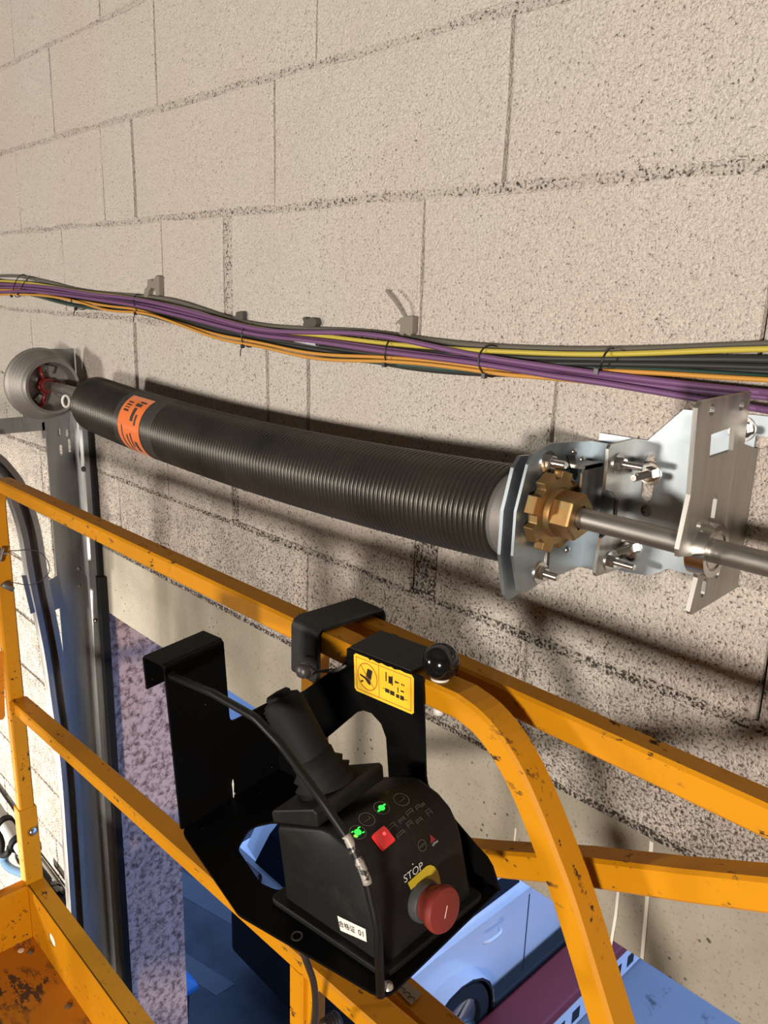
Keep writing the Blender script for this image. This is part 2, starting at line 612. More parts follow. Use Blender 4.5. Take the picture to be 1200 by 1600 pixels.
def block(x0, x1, z0, z1, name='block'):
    def edge(a, b, n_):
        return [a + (b - a) * i / n_ for i in range(n_)]
    nx = max(2, round((x1 - x0) / 0.11))
    pts = [(x, z0) for x in edge(x0, x1, nx)] + [(x1, z) for z in edge(z0, z1, 2)] + [(x, z1) for x in edge(x1, x0, nx)] + [(x0, z) for z in edge(z1, z0, 2)]
    j = lambda s_: random.uniform(-s_, s_)
    cx, cz = (x0 + x1) / 2, (z0 + z1) / 2
    pts = [(x + j(.0012), z + j(.0028)) for x, z in pts]
    yf = random.uniform(-0.0014, 0.0012)
    ins = 0.004
    inner = [(x + (ins if x < cx else -ins) * (1 if abs(x - cx) > (x1 - x0) / 2 - .01 else 0), z + (ins if z < cz else -ins) * (1 if abs(z - cz) > (z1 - z0) / 2 - .01 else 0)) for x, z in pts]
    rings = [[(x, 0.022, z) for x, z in pts], [(x, yf + 0.0025 + j(.0012), z) for x, z in pts], [(x, yf + j(.0006), z) for x, z in inner]]
    mb = MB()
    k = len(pts)
    vs = [v for r in rings for v in r]
    fs = [(q * k + i, q * k + (i + 1) % k, (q + 1) * k + (i + 1) % k, (q + 1) * k + i) for q in range(2) for i in range(k)] + [tuple(range(2 * k, 3 * k))]
    mb.add(vs, fs)
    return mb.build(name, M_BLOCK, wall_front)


XL_, XE_ = -4.1, 0.72


def jw(x, z):
    return .0034 + .0028 * abs(math.sin(x * 37.1 + z * 11.7))


rows = [(6.08, 6.29, [-2.2, -1.68, -1.16, -.64, -.12]), (5.87, 6.08, [-2.46, -1.94, -1.42, -.9, -.38]),
        (5.659, 5.87, [-2.42, -1.91, -1.39, -.87, -.35]), (5.448, 5.659, [-2.20, -1.675, -1.148, -.62, -.10]),
        (5.233, 5.448, [-2.47, -1.943, -1.788, -1.263, -.742, -.22]), (5.015, 5.233, [-2.20, -1.678, -1.42, -.889, -.37]),
        (4.81, 5.015, [-2.462, -1.945, -1.82, -1.29, -1.165, -.63, -.1]), (4.608, 4.81, [-2.2, -1.69, -1.41, -.856, -.31]),
        (4.398, 4.608, [-1.952, -1.698, -1.162, -.645, -.12])]
THICK = {(5.015, -1.42): .034, (5.233, -1.788): .011, (4.81, -1.82): .016, (4.608, -1.41): .026, (4.608, -.856): .052, (4.81, -1.165): .012}
for z0, z1, xs in rows:
    xs = sorted(xs)
    while xs[0] > XL_:
        xs.insert(0, xs[0] - .52)
    while xs[-1] < XE_:
        xs.append(xs[-1] + .52)
    for a_, b_ in zip(xs, xs[1:]):
        ga = THICK.get((z0, a_), jw(a_, z0)) / 2
        gb = THICK.get((z0, b_), jw(b_, z0)) / 2
        block(a_ + ga, b_ - gb, z0 + .0042, z1 - .0042)
    MB().box((xs[0], 0.0012, z0 - .007), (xs[-1], 0.03, z0 + .007)).build('mortar_bed', M_MORTAR, wall_front)
for (z0, xj), tk in THICK.items():
    if tk > .02:
        z1 = [r[1] for r in rows if r[0] == z0][0]
        MB().box((xj - tk / 2, 0.006, z0), (xj + tk / 2 - .004, 0.03, z1)).build('mortar_fill', M_MORTAR, wall_front)
# pier left of the opening
z1 = 4.398
k = 0
while z1 > 1.0:
    z0 = z1 - .21
    edge = -2.43 if z1 > 4.3 else XJ - .012
    xs = [edge]
    xs.append(edge - (.26 if k % 2 else .52))
    while xs[-1] > -4.4:
        xs.append(xs[-1] - .52)
    for b_, a_ in zip(xs, xs[1:]):
        block(a_ + .0018, b_ - .0018, z0 + .0045, z1 - .0045)
    MB().box((-4.6, 0.0035, z0 - .006), (edge, 0.03, z0 + .006)).build('mortar_bed', M_MORTAR, wall_front)
    z1 = z0
    k += 1
# lintel and jamb
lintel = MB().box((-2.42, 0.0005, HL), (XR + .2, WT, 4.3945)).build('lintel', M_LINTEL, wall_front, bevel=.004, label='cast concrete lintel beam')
MB().box((XJ - .012, 0.002, 0), (XJ, WT + .006, HL - .0005)).build('jamb', M_RENDER, wall_front, label='roughcast render on the door jamb')
for pts_, wd in ((((1018, 1315), (1014, 1370), (1008, 1440), (1003, 1498)), .0028), (((966, 1392), (962, 1430), (954, 1478), (954, 1490)), .0022), (((806, 1294), (803, 1322)), .0015)):
    q = [onY(p, -0.0004) for p in pts_]
    mb = MB()
    for a_, b_ in zip(q, q[1:]):
        mb.add([a_ + Vector((-wd, 0, 0)), a_ + Vector((wd, 0, 0)), b_ + Vector((wd * .9, 0, 0)), b_ + Vector((-wd * .9, 0, 0))], [(0, 1, 2, 3)])
    mb.build('drip_mark', M_CONC_DRIP, lintel)

# ================================================================== SPRING SHAFT
SY, SZ = -0.11, 4.84
X_AX = Vector((1, 0, 0))


def bolt(parent, p, axis, r=.0085, shank=.026, name='bolt', washer=True, back=0.0):
    """washer, hex nut and threaded end in one part"""
    mx = axis_mx(p, axis)
    mb = MB()
    h = 0.0
    if washer:
        mb.lathe([(r * .5, 0), (r * 1.5, 0), (r * 1.5, .0018), (r * .5, .0018)], mx, 20)
        h = .0018
    hexnut(mb, mx @ Matrix.Translation((0, 0, h)), r, .008)
    prof = [(0.0005, h + .007)]
    z_ = h + .007
    rs = r * .52
    while z_ < shank:
        prof += [(rs, z_), (rs * .88, z_ + .0008)]
        z_ += .0016
    prof += [(rs * .8, shank + .001), (0.0005, shank + .001)]
    mb.lathe(prof, mx, 14)
    return keep(mb.build(name, M_BOLT, None, True, auto=35), parent)


# torsion spring: one continuous coil, slightly sagging
def sag(x):
    t = (x + 1.86) / 1.27
    return SZ - .012 - .082 * t * (1 - t) - .004 * t


spring = thing('torsion_spring', 'long dark coiled torsion spring hanging along the block wall', 'spring', (-1.25, SY, 4.74))
XS0, XS1, RW, RC = -1.80, -0.600, 0.0042, 0.0596
turns = int((XS1 - XS0) / .00862)
pts = []
NSEG = 36
for i in range(turns * NSEG + 1):
    a_ = 2 * math.pi * i / NSEG
    x = XS0 + (XS1 - XS0) * i / (turns * NSEG)
    pts.append(Vector((x, SY + RC * math.cos(a_), sag(x) + RC * math.sin(a_))))
keep(MB().tube(pts, RW, 8).build('coil', M_SPRING, None, True), spring)
mb = MB().lathe([(.033, -.03), (.055, -.03), (.055, 0.006), (.052, .010), (.052, .020), (.036, .022), (.033, .022)], axis_mx((XS1, SY, sag(XS1)), X_AX), 40, False)
keep(mb.build('winding_cone', M_ALU, None, True, auto=40), spring)
mb = MB().lathe([(.033, 0.03), (.052, 0.03), (.052, -.002), (.040, -.004), (.038, -.014), (.033, -.014)], axis_mx((XS0, SY, sag(XS0)), X_AX), 32, False)
keep(mb.build('end_plug', M_ALU, None, True, auto=40), spring)
mb = MB()
ringc = onX((103, 627), -1.838)
mb.tube([ringc + Vector((.002 * math.cos(t * math.pi / 8), .007 * math.cos(t * math.pi / 8), .013 * math.sin(t * math.pi / 8))) for t in range(16)], .0030, 8, closed=True)
keep(mb.build('white_clip', M_WHITEPL, None, True), spring)


def wrap(x0, x1, a0, a1, r, na=24, nx=1):
    mb_ = MB()
    for i in range(na):
        for j in range(nx):
            q = []
            for ii, jj in ((i, j), (i + 1, j), (i + 1, j + 1), (i, j + 1)):
                an = math.radians(a0 + (a1 - a0) * ii / na)
                x = x0 + (x1 - x0) * jj / nx
                q.append((x, SY + r * math.cos(an), sag(x) + r * math.sin(an)))
            mb_.add(q, [(0, 1, 2, 3)])
    return mb_


def spring_ang(px, x):
    """angle round the coil where a pixel ray meets the cylinder near station x"""
    best = None
    for i in range(720):
        an = math.radians(i / 2)
        P = Vector((x, SY + .064 * math.cos(an), sag(x) + .064 * math.sin(an)))
        d = P - CAM
        nrm = Vector((0, math.cos(an), math.sin(an)))
        if nrm.dot(d) > 0:
            continue
        z_ = d.dot(_f)
        u_, v_ = 600 + FPX * d.dot(_ri) / z_, 800 - FPX * d.dot(_up) / z_
        e = abs(v_ - px)
        if best is None or e < best[0]:
            best = (e, i / 2)
    return best[1]


XST0, XST1 = -1.568, -1.478
stk = keep(wrap(XST0, XST1, 112, 262, RC + RW + .0006, 40).build('sticker', M_ORSTK, None, True, label='orange paper sticker wrapped round the coil'), spring)
keep(wrap(-1.588, -1.43, 40, 300, RC + RW + .0012, 60).build('clear_tape', M_CLEAR, None, True), spring)
for x0, x1, a0, a1, nm in ((-1.733, -1.713, 128, 131, 'print_line'), (-1.733, -1.713, 134, 137, 'print_line'), (-1.733, -1.713, 140, 142, 'print_line'), (-1.733, -1.713, 145, 149, 'print_line'),
                           (-1.692, -1.668, 122, 126, 'print_mark'), (-1.700, -1.676, 128, 135, 'print_mark'), (-1.696, -1.684, 138, 164, 'print_bar'), (-1.678, -1.671, 150, 170, 'print_bar'),
                           (-1.71, -1.704, 190, 230, 'print_bar'), (-1.695, -1.689, 186, 214, 'print_bar'), (-1.682, -1.671, 200, 222, 'print_mark'), (-1.729, -1.724, 175, 235, 'print_bar')):
    o = keep(wrap(x0 + .176, x1 + .176, a0, a1, RC + RW + .0009, 6).build(nm, M_INK), spring)
    o.parent = stk
    o.matrix_parent_inverse = Matrix.Identity(4)

shaft = tag(MB().lathe([(.0005, -2.28), (.0118, -2.28), (.0127, -2.278), (.0127, .5), (.0118, .502), (.0005, .502)], axis_mx((0, SY, SZ), X_AX), 32).build('drive_shaft', M_SHAFT, None, True, auto=40),
            'bare round steel shaft running through spring and bearing plate', 'shaft')
shaft['category'] = 'shaft'

# cable drum on the far end
drum = thing('cable_drum', 'grey grooved cable drum with red set screws at the far shaft end', 'drum', (-2.09, SY, SZ - .1))
amx = axis_mx((-2.05, SY, SZ), X_AX)
prof = [(.061, 0), (.068, .002), (.070, -.004), (.072, -.010)]
for k in range(4):
    z_ = -.014 - k * .0135
    r_ = .075 + k * .0033
    prof += [(r_ - .003, z_), (r_ - .006, z_ - .005), (r_, z_ - .010), (r_ + .001, z_ - .013)]
prof += [(.092, -.071), (.092, -.078), (.018, -.078), (.018, -.050), (.052, -.046), (.057, -.04), (.0595, -.004), (.061, 0)]
keep(MB().lathe(prof, amx, 56).build('drum_body', M_ALU, None, True, auto=30), drum)
mb = MB().lathe([(.0135, -.05), (.020, -.05), (.018, -.026), (.0135, -.026)], amx, 20)
keep(mb.build('hub', M_REDPART, None, True, auto=40), drum)
for ang, ln in ((112, .040), (250, .042), (15, .032), (190, .024)):
    d = Vector((0, math.cos(math.radians(ang)), math.sin(math.radians(ang))))
    base = Vector((-2.05 - .035, SY, SZ))
    mb = MB().tube([base + d * .018, base + d * ln], .0055, 8)
    arm = keep(mb.build('hub_lug', M_REDPART, None, True), drum)
    if ang in (112, 250):
        mb = MB().lathe([(.0035, 0), (.0035, .006), (.0062, .006), (.0062, .013), (.001, .013)], axis_mx(base + d * ln, d), 8)
        s_ = keep(mb.build('set_screw', mat('red_screw', (.55, .03, .03), .3), None), drum)
for ang in (75, 150, 230, 320):
    a_ = math.radians(ang)
    mb = MB().prism([(.030, -.004), (.050, -.008), (.050, .008), (.030, .004)],
                    lambda u, v, t: (t, SY + u * math.cos(a_) - v * math.sin(a_), SZ + u * math.sin(a_) + v * math.cos(a_)), -2.05 - .046, -2.05 - .030)
    keep(mb.build('web', M_ALU, None), drum)

# ------------------------------------------------------------------ right hand bearing plate with its wall plate
bp = thing('bearing_bracket', 'steel bearing bracket with wall plate and upright side plate carrying the shaft', 'bracket', (-.42, -.01, 4.76))


def plate_x(poly, x0, x1, holes=()):
    """plate facing +X from a (y,z) polygon; boolean-free: holes via bmesh triangle fill"""
    return poly_plate(poly, holes, lambda a, b, t: (t, a, b), x0, x1)


def poly_plate(poly, holes, fn, t0, t1):
    bm = bmesh.new()
    loops = [poly] + list(holes)
    vs_all, edges = [], []
    for lp in loops:
        vs = [bm.verts.new(fn(a, b, t0)) for a, b in lp]
        vs_all.append(vs)
        for i in range(len(vs)):
            edges.append(bm.edges.new((vs[i], vs[(i + 1) % len(vs)])))
    bmesh.ops.triangle_fill(bm, use_beauty=True, use_dissolve=False, edges=edges)
    faces = list(bm.faces)
    ret = bmesh.ops.extrude_face_region(bm, geom=faces)
    off = Vector(fn(0, 0, t1)) - Vector(fn(0, 0, t0))
    for v in ret['geom']:
        if isinstance(v, bmesh.types.BMVert):
            v.co += off
    bmesh.ops.recalc_face_normals(bm, faces=bm.faces)
    me = bpy.data.meshes.new('plate')
    bm.to_mesh(me)
    bm.free()
    mb_ = MB()
    mb_.v = [tuple(v.co) for v in me.vertices]
    mb_.f = [tuple(p.vertices) for p in me.polygons]
    bpy.data.meshes.remove(me)
    return mb_


def circ(cx, cy, r, n_=14, a0=0):
    return [(cx + r * math.cos(2 * math.pi * i / n_ + a0), cy + r * math.sin(2 * math.pi * i / n_ + a0)) for i in range(n_)]


def slot(cx, cy, r, h):
    return [(cx + r * math.cos(math.pi * i / 6), cy + h / 2 + r * math.sin(math.pi * i / 6)) for i in range(7)] + \
           [(cx + r * math.cos(math.pi + math.pi * i / 6), cy - h / 2 + r * math.sin(math.pi + math.pi * i / 6)) for i in range(7)]


XC = -.352
hC = [[(-.127, 4.939), (-.073, 4.941), (-.077, 4.967), (-.130, 4.963)], circ(SY, SZ, .0150, 20), circ(-.136, 4.988, .0065), circ(-.068, 4.988, .006), slot(-.100, 4.882, .005, .018), circ(-.131, 4.868, .005), slot(-.098, 4.793, .005, .012), slot(-.068, 4.806, .005, .008)]
polyC = [(-.006, 4.935), (-.046, 4.945), (-.048, 5.001), (-.160, 4.998), (-.167, 4.992), (-.158, 4.905), (-.168, 4.850), (-.166, 4.842), (-.130, 4.836), (-.115, 4.808), (-.124, 4.772), (-.118, 4.767), (-.006, 4.772)]
keep(plate_x(polyC, XC - .005, XC, hC).build('side_plate', M_STEEL, None), bp)
Bpoly = [(-.552, 4.752), (-.497, 4.752), (-.462, 4.756), (-.438, 4.772), (-.357, 4.772), (-.357, 4.950), (-.312, 4.952), (-.312, 4.972), (-.360, 4.972), (-.444, 4.968), (-.485, 4.925), (-.552, 4.925)]
hB = [slot(-.478, 4.878, .008, .045), circ(-.476, 4.838, .0075), slot(-.490, 4.785, .007, .02), slot(-.425, 4.957, .004, .004)]
keep(poly_plate(Bpoly, hB, lambda a, b, t: (a, t, b), -.007, -.003).build('wall_plate', M_ZINC, None), bp)
XB = -.506
polyB2 = [(-.006, 4.925), (-.062, 4.923), (-.066, 4.918), (-.064, 4.868), (-.045, 4.862), (-.030, 4.850), (-.030, 4.812), (-.062, 4.806), (-.068, 4.762), (-.064, 4.757), (-.006, 4.755)]
keep(plate_x(polyB2, XB, XB + .004, [slot(-.044, 4.897, .006, .006), slot(-.036, 4.772, .006, .006)]).build('inner_flange', M_STEEL, None), bp)
bolt(bp, (XB + .004, -.042, 4.898), (1, 0, 0), .0085, .034)
bolt(bp, (XB + .004, -.037, 4.772), (1, 0, 0), .0085, .034)
bolt(bp, (-.476, -.007, 4.885), (0, -1, 0), .0095, .040)
bolt(bp, (-.490, -.007, 4.787), (0, -1, 0), .0095, .040)
bolt(bp, (-.372, -.007, 4.955), (0, -1, 0), .0095, .03)
bolt(bp, (-.326, -.007, 4.964), (0, -1, 0), .0085, .02)
# bearing ring in the side plate
mb = MB().lathe([(.0128, -.008), (.0128, .012), (.0185, .012), (.0185, .010), (.0215, .010), (.0215, .013), (.0285, .013), (.0285, -.008), (.0128, -.008)], axis_mx((XC, SY, SZ), X_AX), 40)
keep(mb.build('bearing', M_BOLT, None, True, auto=30), bp)

# ------------------------------------------------------------------ spring anchor bracket and winding nut
ab = thing('anchor_bracket', 'blue zinc spring anchor bracket bolted between spring end and wall plate', 'bracket', (-.555, -.02, 4.74))
XA = -.556
polyA = [(-.018, 4.915), (-.105, 4.921), (-.142, 4.912), (-.150, 4.900), (-.166, 4.845), (-.166, 4.790), (-.150, 4.742), (-.135, 4.736), (-.105, 4.742), (-.018, 4.745)]
holesA = [circ(SY, SZ - .012, .034, 24), slot(-.105, 4.882, .006, .02), slot(-.095, 4.770, .006, .012), circ(-.06, 4.897, .004), circ(-.05, 4.775, .004)]
keep(plate_x(polyA, XA - .004, XA, holesA).build('anchor_plate', M_ZINC, None), ab)
keep(poly_plate([(XA - .002, 4.745), (-.515, 4.747), (-.515, 4.915), (XA - .002, 4.915)], [slot(-.525, 4.79, .006, .03), slot(-.525, 4.875, .006, .03)], lambda a, b, t: (a, t, b), -.018, -.014).build('wall_flange', M_ZINC, None), ab)
polyA2 = [(-.098, 4.905), (-.148, 4.908), (-.160, 4.895), (-.174, 4.845), (-.174, 4.790), (-.160, 4.735), (-.150, 4.725), (-.128, 4.731), (-.098, 4.745)]
keep(plate_x(polyA2, XA - .018, XA - .013, [circ(SY, SZ - .004, .020, 20)]).build('spring_plate', M_ZINC, None, bevel=.001), ab)
for yy, zz in ((-.112, 4.899), (-.108, 4.757)):
    bolt(ab, (XA, yy, zz), (1, 0, 0), .0095, .026)
for yy, zz in ((-.055, 4.905), (-.035, 4.893), (-.05, 4.775)):
    keep(MB().lathe([(.0005, .003), (.004, .002), (.005, 0)], axis_mx((XA, yy, zz), X_AX), 12).build('rivet', M_BOLT, None, True), ab)
keep(MB().prism([(-.072, 4.905), (-.090, 4.907), (-.066, 4.872), (-.060, 4.878)], lambda a, b, t: (t, a, b), XA + .010, XA + .012).build('pawl_spring', M_BOLT, None), ab)
# U shaped pawl housing
mbx = plate_x([(-.030, 4.818), (-.075, 4.818), (-.078, 4.885), (-.072, 4.893), (-.030, 4.893)], XA + .026, XA + .029)
mbx.box((XA + .0, -.034, 4.889), (XA + .029, -.074, 4.893))
keep(mbx.build('pawl_housing', M_STEEL, None), ab)
nz = SZ
nut = thing('winding_nut', 'brass-coloured notched winding nut on the shaft beside the spring', 'nut', (XA + .03, SY, nz - .05))
gear = []
for i in range(8):
    for da, r_ in ((0, .042), (.06, .051), (.62, .051), (.68, .042)):
        an = (i + da) / 8 * 2 * math.pi + .2
        gear.append((SY + r_ * math.cos(an), nz + r_ * math.sin(an)))
keep(plate_x(gear, XA + .006, XA + .020, [circ(SY, nz, .0134, 20)]).build('notched_wheel', M_BRASS, None, bevel=.0012), nut)
mb = MB().lathe([(.0134, .004), (.034, .004), (.033, .013), (.030, .023), (.0285, .026), (.0134, .026)], axis_mx((XA, SY, nz), X_AX), 32)
keep(mb.build('collar', M_BRASS, None, True, auto=30), nut)
mb = MB().lathe([(.0152, .024), (.025, .024), (.0290, .026), (.0290, .050), (.0270, .053), (.0152, .053)], axis_mx((XA, SY, nz), X_AX, (0, .3, 1)), 6)
keep(mb.build('hex_boss', M_BRASS, None, bevel=.0008), nut)

# ================================================================== DOOR FRAME, TRACKS (left)
fr = thing('door_frame_post', 'tall galvanised door frame post with black rubber edge', 'post', (-2.15, -.05, 0))
XP = -2.163
slots_ = [slot(-.058, 4.705, .004, .014), slot(-.036, 4.700, .004, .012), slot(-.056, 4.655, .004, .022), slot(-.032, 4.665, .004, .03)]
keep(plate_x([(-.006, 0.0), (-.094, 0.0), (-.094, 4.735), (-.006, 4.735)], XP - .004, XP, slots_).build('side_flange', M_GALV, None), fr)
keep(plate_x([(-.004, 4.735), (-.150, 4.735), (-.150, 4.865), (-.100, 4.925), (-.004, 4.925)], XP, XP + .003, [circ(SY, SZ, .016, 20)]).build('end_bearing_plate', M_GALV, None), fr)
chan = [(-2.163, -.006), (-2.163, -.020), (-2.150, -.024), (-2.136, -.020), (-2.130, -.008), (-2.122, -.008), (-2.117, -.022), (-2.108, -.026), (-2.098, -.022), (-2.094, -.006), (-2.078, -.005), (-2.078, -.002), (-2.163, -.002)]
keep(MB().prism(chan, lambda a, b, t: (a, b, t), 0, 4.76).build('channel', M_GALV, None), fr)
keep(MB().prism([(-2.079, -.002), (-2.079, -.016), (-2.072, -.018), (-2.068, -.014), (-2.068, -.002)], lambda a, b, t: (a, b, t), 4.31, 4.78).build('edge_strip', M_BLKRUB, None), fr)
keep(MB().prism([(-2.079, -.001), (-2.079, -.020), (-2.070, -.024), (-2.056, -.020), (-2.052, -.001)], lambda a, b, t: (a, b, t), 0, 4.31).build('rubber_seal', M_BLKRUB, None), fr)
for p in ((123, 888), (124, 915), (148, 970), (157, 1186), (149, 1410)):
    q = onY(p, -.026) if p[0] > 140 else onX(p, XP)
    ax = (0, -1, 0) if p[0] > 140 else (1, 0, 0)
    keep(MB().lathe([(.0005, .004), (.0045, .003), (.006, 0)], axis_mx(q, ax), 10).build('screw', M_BOLT, None, True), fr)
q = onY((131, 733), -.024)
keep(MB().lathe([(.0005, .006), (.006, .005), (.008, 0)], axis_mx(q, (0, -1, 0)), 10).build('screw', M_DARKHOLE, None, True), fr)
# strut from the post into the hall
strut = tag(MB().prism([(-2.205, 4.712), (-2.168, 4.712), (-2.168, 4.752), (-2.172, 4.752), (-2.172, 4.716), (-2.205, 4.716)], lambda a, b, t: (a, t, b), -.086, -1.2).build('track_strut', M_GALV),
            'horizontal galvanised angle strut leaving the post below the drum', 'strut')
keep(MB().box((-2.176, -.10, 4.69), (-2.168, -.055, 4.76)).build('strut_tab', M_GALV, None), fr)

# curved lift track: C-profile swept in the plane X = const
XT = -2.135
tp = [onX(p, XT) for p in ((-70, 702), (-20, 716), (5, 738), (25, 768), (45, 828), (57, 900), (79, 1010), (92, 1100), (105, 1195), (114, 1320), (121, 1430), (130, 1560))]
tp = [Vector((XT, -2.4, tp[0].z + .02)), Vector((XT, tp[0].y - .12, tp[0].z + .015))] + [Vector((XT, p.y, p.z)) for p in tp]
path = catmull(tp, 6)
trk = thing('curved_lift_track', 'grey curved lift track leaning from wall post up toward the hall', 'track', (XT, -.05, 2.7))
cprof = [(-.018, -.025), (-.018, .025), (.018, .025), (.018, .010), (.0145, .010), (.0145, .021), (-.0145, .021), (-.0145, -.021), (.0145, -.021), (.0145, -.010), (.018, -.010), (.018, -.025)]
keep(MB().sweep(path, [(u, v) for u, v in cprof], (1, 0, 0)).build('track_channel', M_TRACK, None), trk)
low = Vector((XT, path[-1].y, path[-1].z))
keep(MB().box((XT - .02, low.y - .026, .0), (XT + .02, low.y + .026, low.z + .01)).build('track_foot', M_TRACK, None), trk)
jb = onX((83, 925), XP)
keep(MB().prism([(-.094, jb.z - .05), (-.094, jb.z + .045), (-.135, jb.z + .030), (-.135, jb.z - .06)], lambda a, b, t: (t, a, b), XP, XP + .004).build('track_bracket', M_GALV, None), trk)
keep(MB().box((XP, -.135, jb.z - .055), (XT - .018, -.131, jb.z + .028)).build('track_bracket', M_GALV, None), trk)
tabp = onX((43, 925), XT + .02)
keep(MB().prism([(tabp.y - .012, tabp.z + .05), (tabp.y + .0, tabp.z + .048), (tabp.y + .014, tabp.z - .06), (tabp.y + .002, tabp.z - .062)], lambda a, b, t: (t, a, b), XT + .02, XT + .024).build('splice_tab', M_GALV, None), trk)

# ================================================================== CABLES ALONG THE WALL
def cable(name, pts_, y, r, mt, label, group=None, stripe=None):
    if callable(y):
        y = [y(p[0]) for p in pts_]
    elif not isinstance(y, (list, tuple)):
        y = [y] * len(pts_)
    q = [onY(p, yy) for p, yy in zip(pts_, y)]
    # run on past the frame on both sides
    dl = (q[-1] - q[-2]).normalized()
    d0 = (q[0] - q[1]).normalized()
    q = [q[0] + d0 * .15 + Vector((-2.6, 0, 0)), q[0] + d0 * .12 + Vector((-.1, 0, 0)), q[0] + d0 * .05] + q + [q[-1] + dl * .06, q[-1] + dl * .14 + Vector((.06, 0, 0)), q[-1] + dl * .2 + Vector((.4, 0, 0))]
    CABLES.append((name, catmull(q, 5), r, mt, label, group))


CABLES = []
XST = [-5.0, -4.2, -3.4, -2.95] + [-2.75 + i * .022 for i in range(118)] + [-.10, .05]


def build_cables():
    """resample every cable at common stations, let touching cables push each other apart, build them"""
    res = []
    for name, pth, r, mt, label, group in CABLES:
        row, k_ = [], 0
        for x in XST:
            while k_ < len(pth) - 2 and pth[k_ + 1].x < x:
                k_ += 1
            a, b = pth[k_], pth[k_ + 1]
            t = min(1, max(0, (x - a.x) / max(1e-6, b.x - a.x)))
            row.append([a.y + (b.y - a.y) * t, a.z + (b.z - a.z) * t])
        res.append(row)
    rad = [c[2] for c in CABLES]
    n_c = len(res)
    for it in range(260):
        for j in range(len(XST)):
            for a in range(n_c):
                for b in range(a + 1, n_c):
                    pa, pb = res[a][j], res[b][j]
                    dy, dz = pa[0] - pb[0], pa[1] - pb[1]
                    d = math.hypot(dy, dz)
                    need = rad[a] + rad[b] + .0007 - d
                    if need > 0:
                        if d < 1e-5:
                            dy, dz, d = 1e-4, 0, 1e-4
                        f_ = need * .35 / d
                        pa[0] += dy * f_
                        pa[1] += dz * f_
                        pb[0] -= dy * f_
                        pb[1] -= dz * f_
            for a in range(n_c):
                res[a][j][0] = min(res[a][j][0], -rad[a] - .0018)
        if it % 3 == 0 and it < 225:
            for row in res:
                for j in range(1, len(XST) - 1):
                    for q_ in (0, 1):
                        row[j][q_] += .10 * ((row[j - 1][q_] + row[j + 1][q_]) / 2 - row[j][q_]) if 4 < j < len(XST) - 3 else 0
    for (name, pth, r, mt, label, group), row in zip(CABLES, res):
        tag(MB().tube(catmull([Vector((x, y, z)) for x, (y, z) in zip(XST, row)], 2), r, 10).build(name, mt, None, True), label, 'cable', group)


P1 = [(0, 444), (27, 445), (50, 446), (100, 452), (137, 459), (212, 467), (250, 475), (300, 487), (350, 501), (390, 514), (425, 518), (475, 520), (512, 519), (550, 519), (600, 524), (637, 531), (675, 541), (712, 551), (750, 559), (800, 565), (850, 571), (900, 580), (950, 586), (1025, 595), (1100, 604), (1150, 609), (1200, 614)]
P2 = [(0, 456), (27, 455), (50, 455), (100, 461), (137, 466), (212, 477), (250, 486), (300, 498), (350, 511), (390, 522), (425, 527), (475, 531), (512, 536), (550, 542), (600, 550), (650, 556), (700, 561), (750, 567), (800, 575), (850, 584), (900, 592), (975, 602), (1050, 617), (1100, 625), (1200, 641)]
P3 = [(0, 450), (50, 451), (137, 463), (250, 481), (350, 506), (425, 523), (512, 530), (600, 545), (700, 558), (800, 571), (900, 586), (1000, 600), (1100, 612), (1200, 621)]
G1 = [(0, 439), (25, 440), (60, 444), (137, 457), (212, 466), (300, 486), (390, 513), (440, 519), (475, 524), (512, 527), (550, 532), (600, 537), (650, 541), (712, 546), (775, 549), (850, 552), (900, 555), (950, 555), (1025, 552), (1100, 547), (1200, 545)]
GR = [(0, 431), (32, 431), (57, 437), (87, 443), (107, 450), (150, 457), (212, 462), (250, 465), (275, 469), (300, 477), (337, 491), (387, 506), (425, 511), (475, 514), (550, 516), (600, 520), (650, 530), (712, 537), (775, 543), (900, 547), (975, 547), (1075, 544), (1150, 540), (1200, 538)]
O1 = [(0, 452), (30, 453), (60, 457), (100, 467), (137, 472), (175, 480), (212, 481), (237, 490), (262, 500), (300, 510), (325, 521), (350, 526), (390, 532), (412, 536), (450, 546), (487, 554), (525, 556), (600, 557), (650, 562), (700, 567), (750, 576), (775, 579), (812, 582), (850, 580), (880, 578), (915, 577), (950, 578), (1000, 580), (1075, 586), (1150, 592), (1200, 594)]
O2 = [(0, 460), (60, 461), (120, 470), (137, 476), (162, 485), (200, 488), (225, 486), (250, 496), (300, 514), (337, 530), (362, 535), (390, 537), (425, 545), (475, 559), (512, 564), (550, 564), (600, 563), (650, 567), (700, 572), (750, 579), (800, 583), (850, 588), (900, 593), (975, 603), (1050, 616), (1100, 624), (1200, 640)]
B1 = [(0, 448), (60, 455), (137, 470), (212, 480), (262, 494), (300, 505), (350, 518), (390, 527), (440, 536), (470, 541), (540, 554), (600, 567), (625, 573), (700, 580), (775, 584), (837, 585), (870, 578), (900, 570), (950, 567), (1025, 570), (1100, 575), (1200, 580)]
B2 = [(0, 440), (60, 449), (137, 462), (212, 472), (300, 493), (390, 518), (475, 528), (550, 540), (600, 546), (700, 554), (775, 557), (850, 560), (900, 562), (950, 562), (1025, 562), (1125, 560), (1200, 562)]
GN = [(0, 450), (37, 455), (62, 463), (87, 471), (112, 477), (130, 480), (175, 484), (212, 486), (260, 500), (330, 520), (400, 534), (470, 549), (540, 560), (640, 571), (760, 583), (860, 578), (950, 575), (1050, 578), (1200, 590)]
GC = 'cables tied along the wall'
cable('grey_cable', GR, -.0075, .0046, M_CGRY, 'dusty grey cable lying topmost on the wall in the bundle', GC)
cable('purple_cable', P1, -.0325, .0040, M_PURPLE, 'upper purple cable of the wall bundle, crossing over the yellow one', GC)
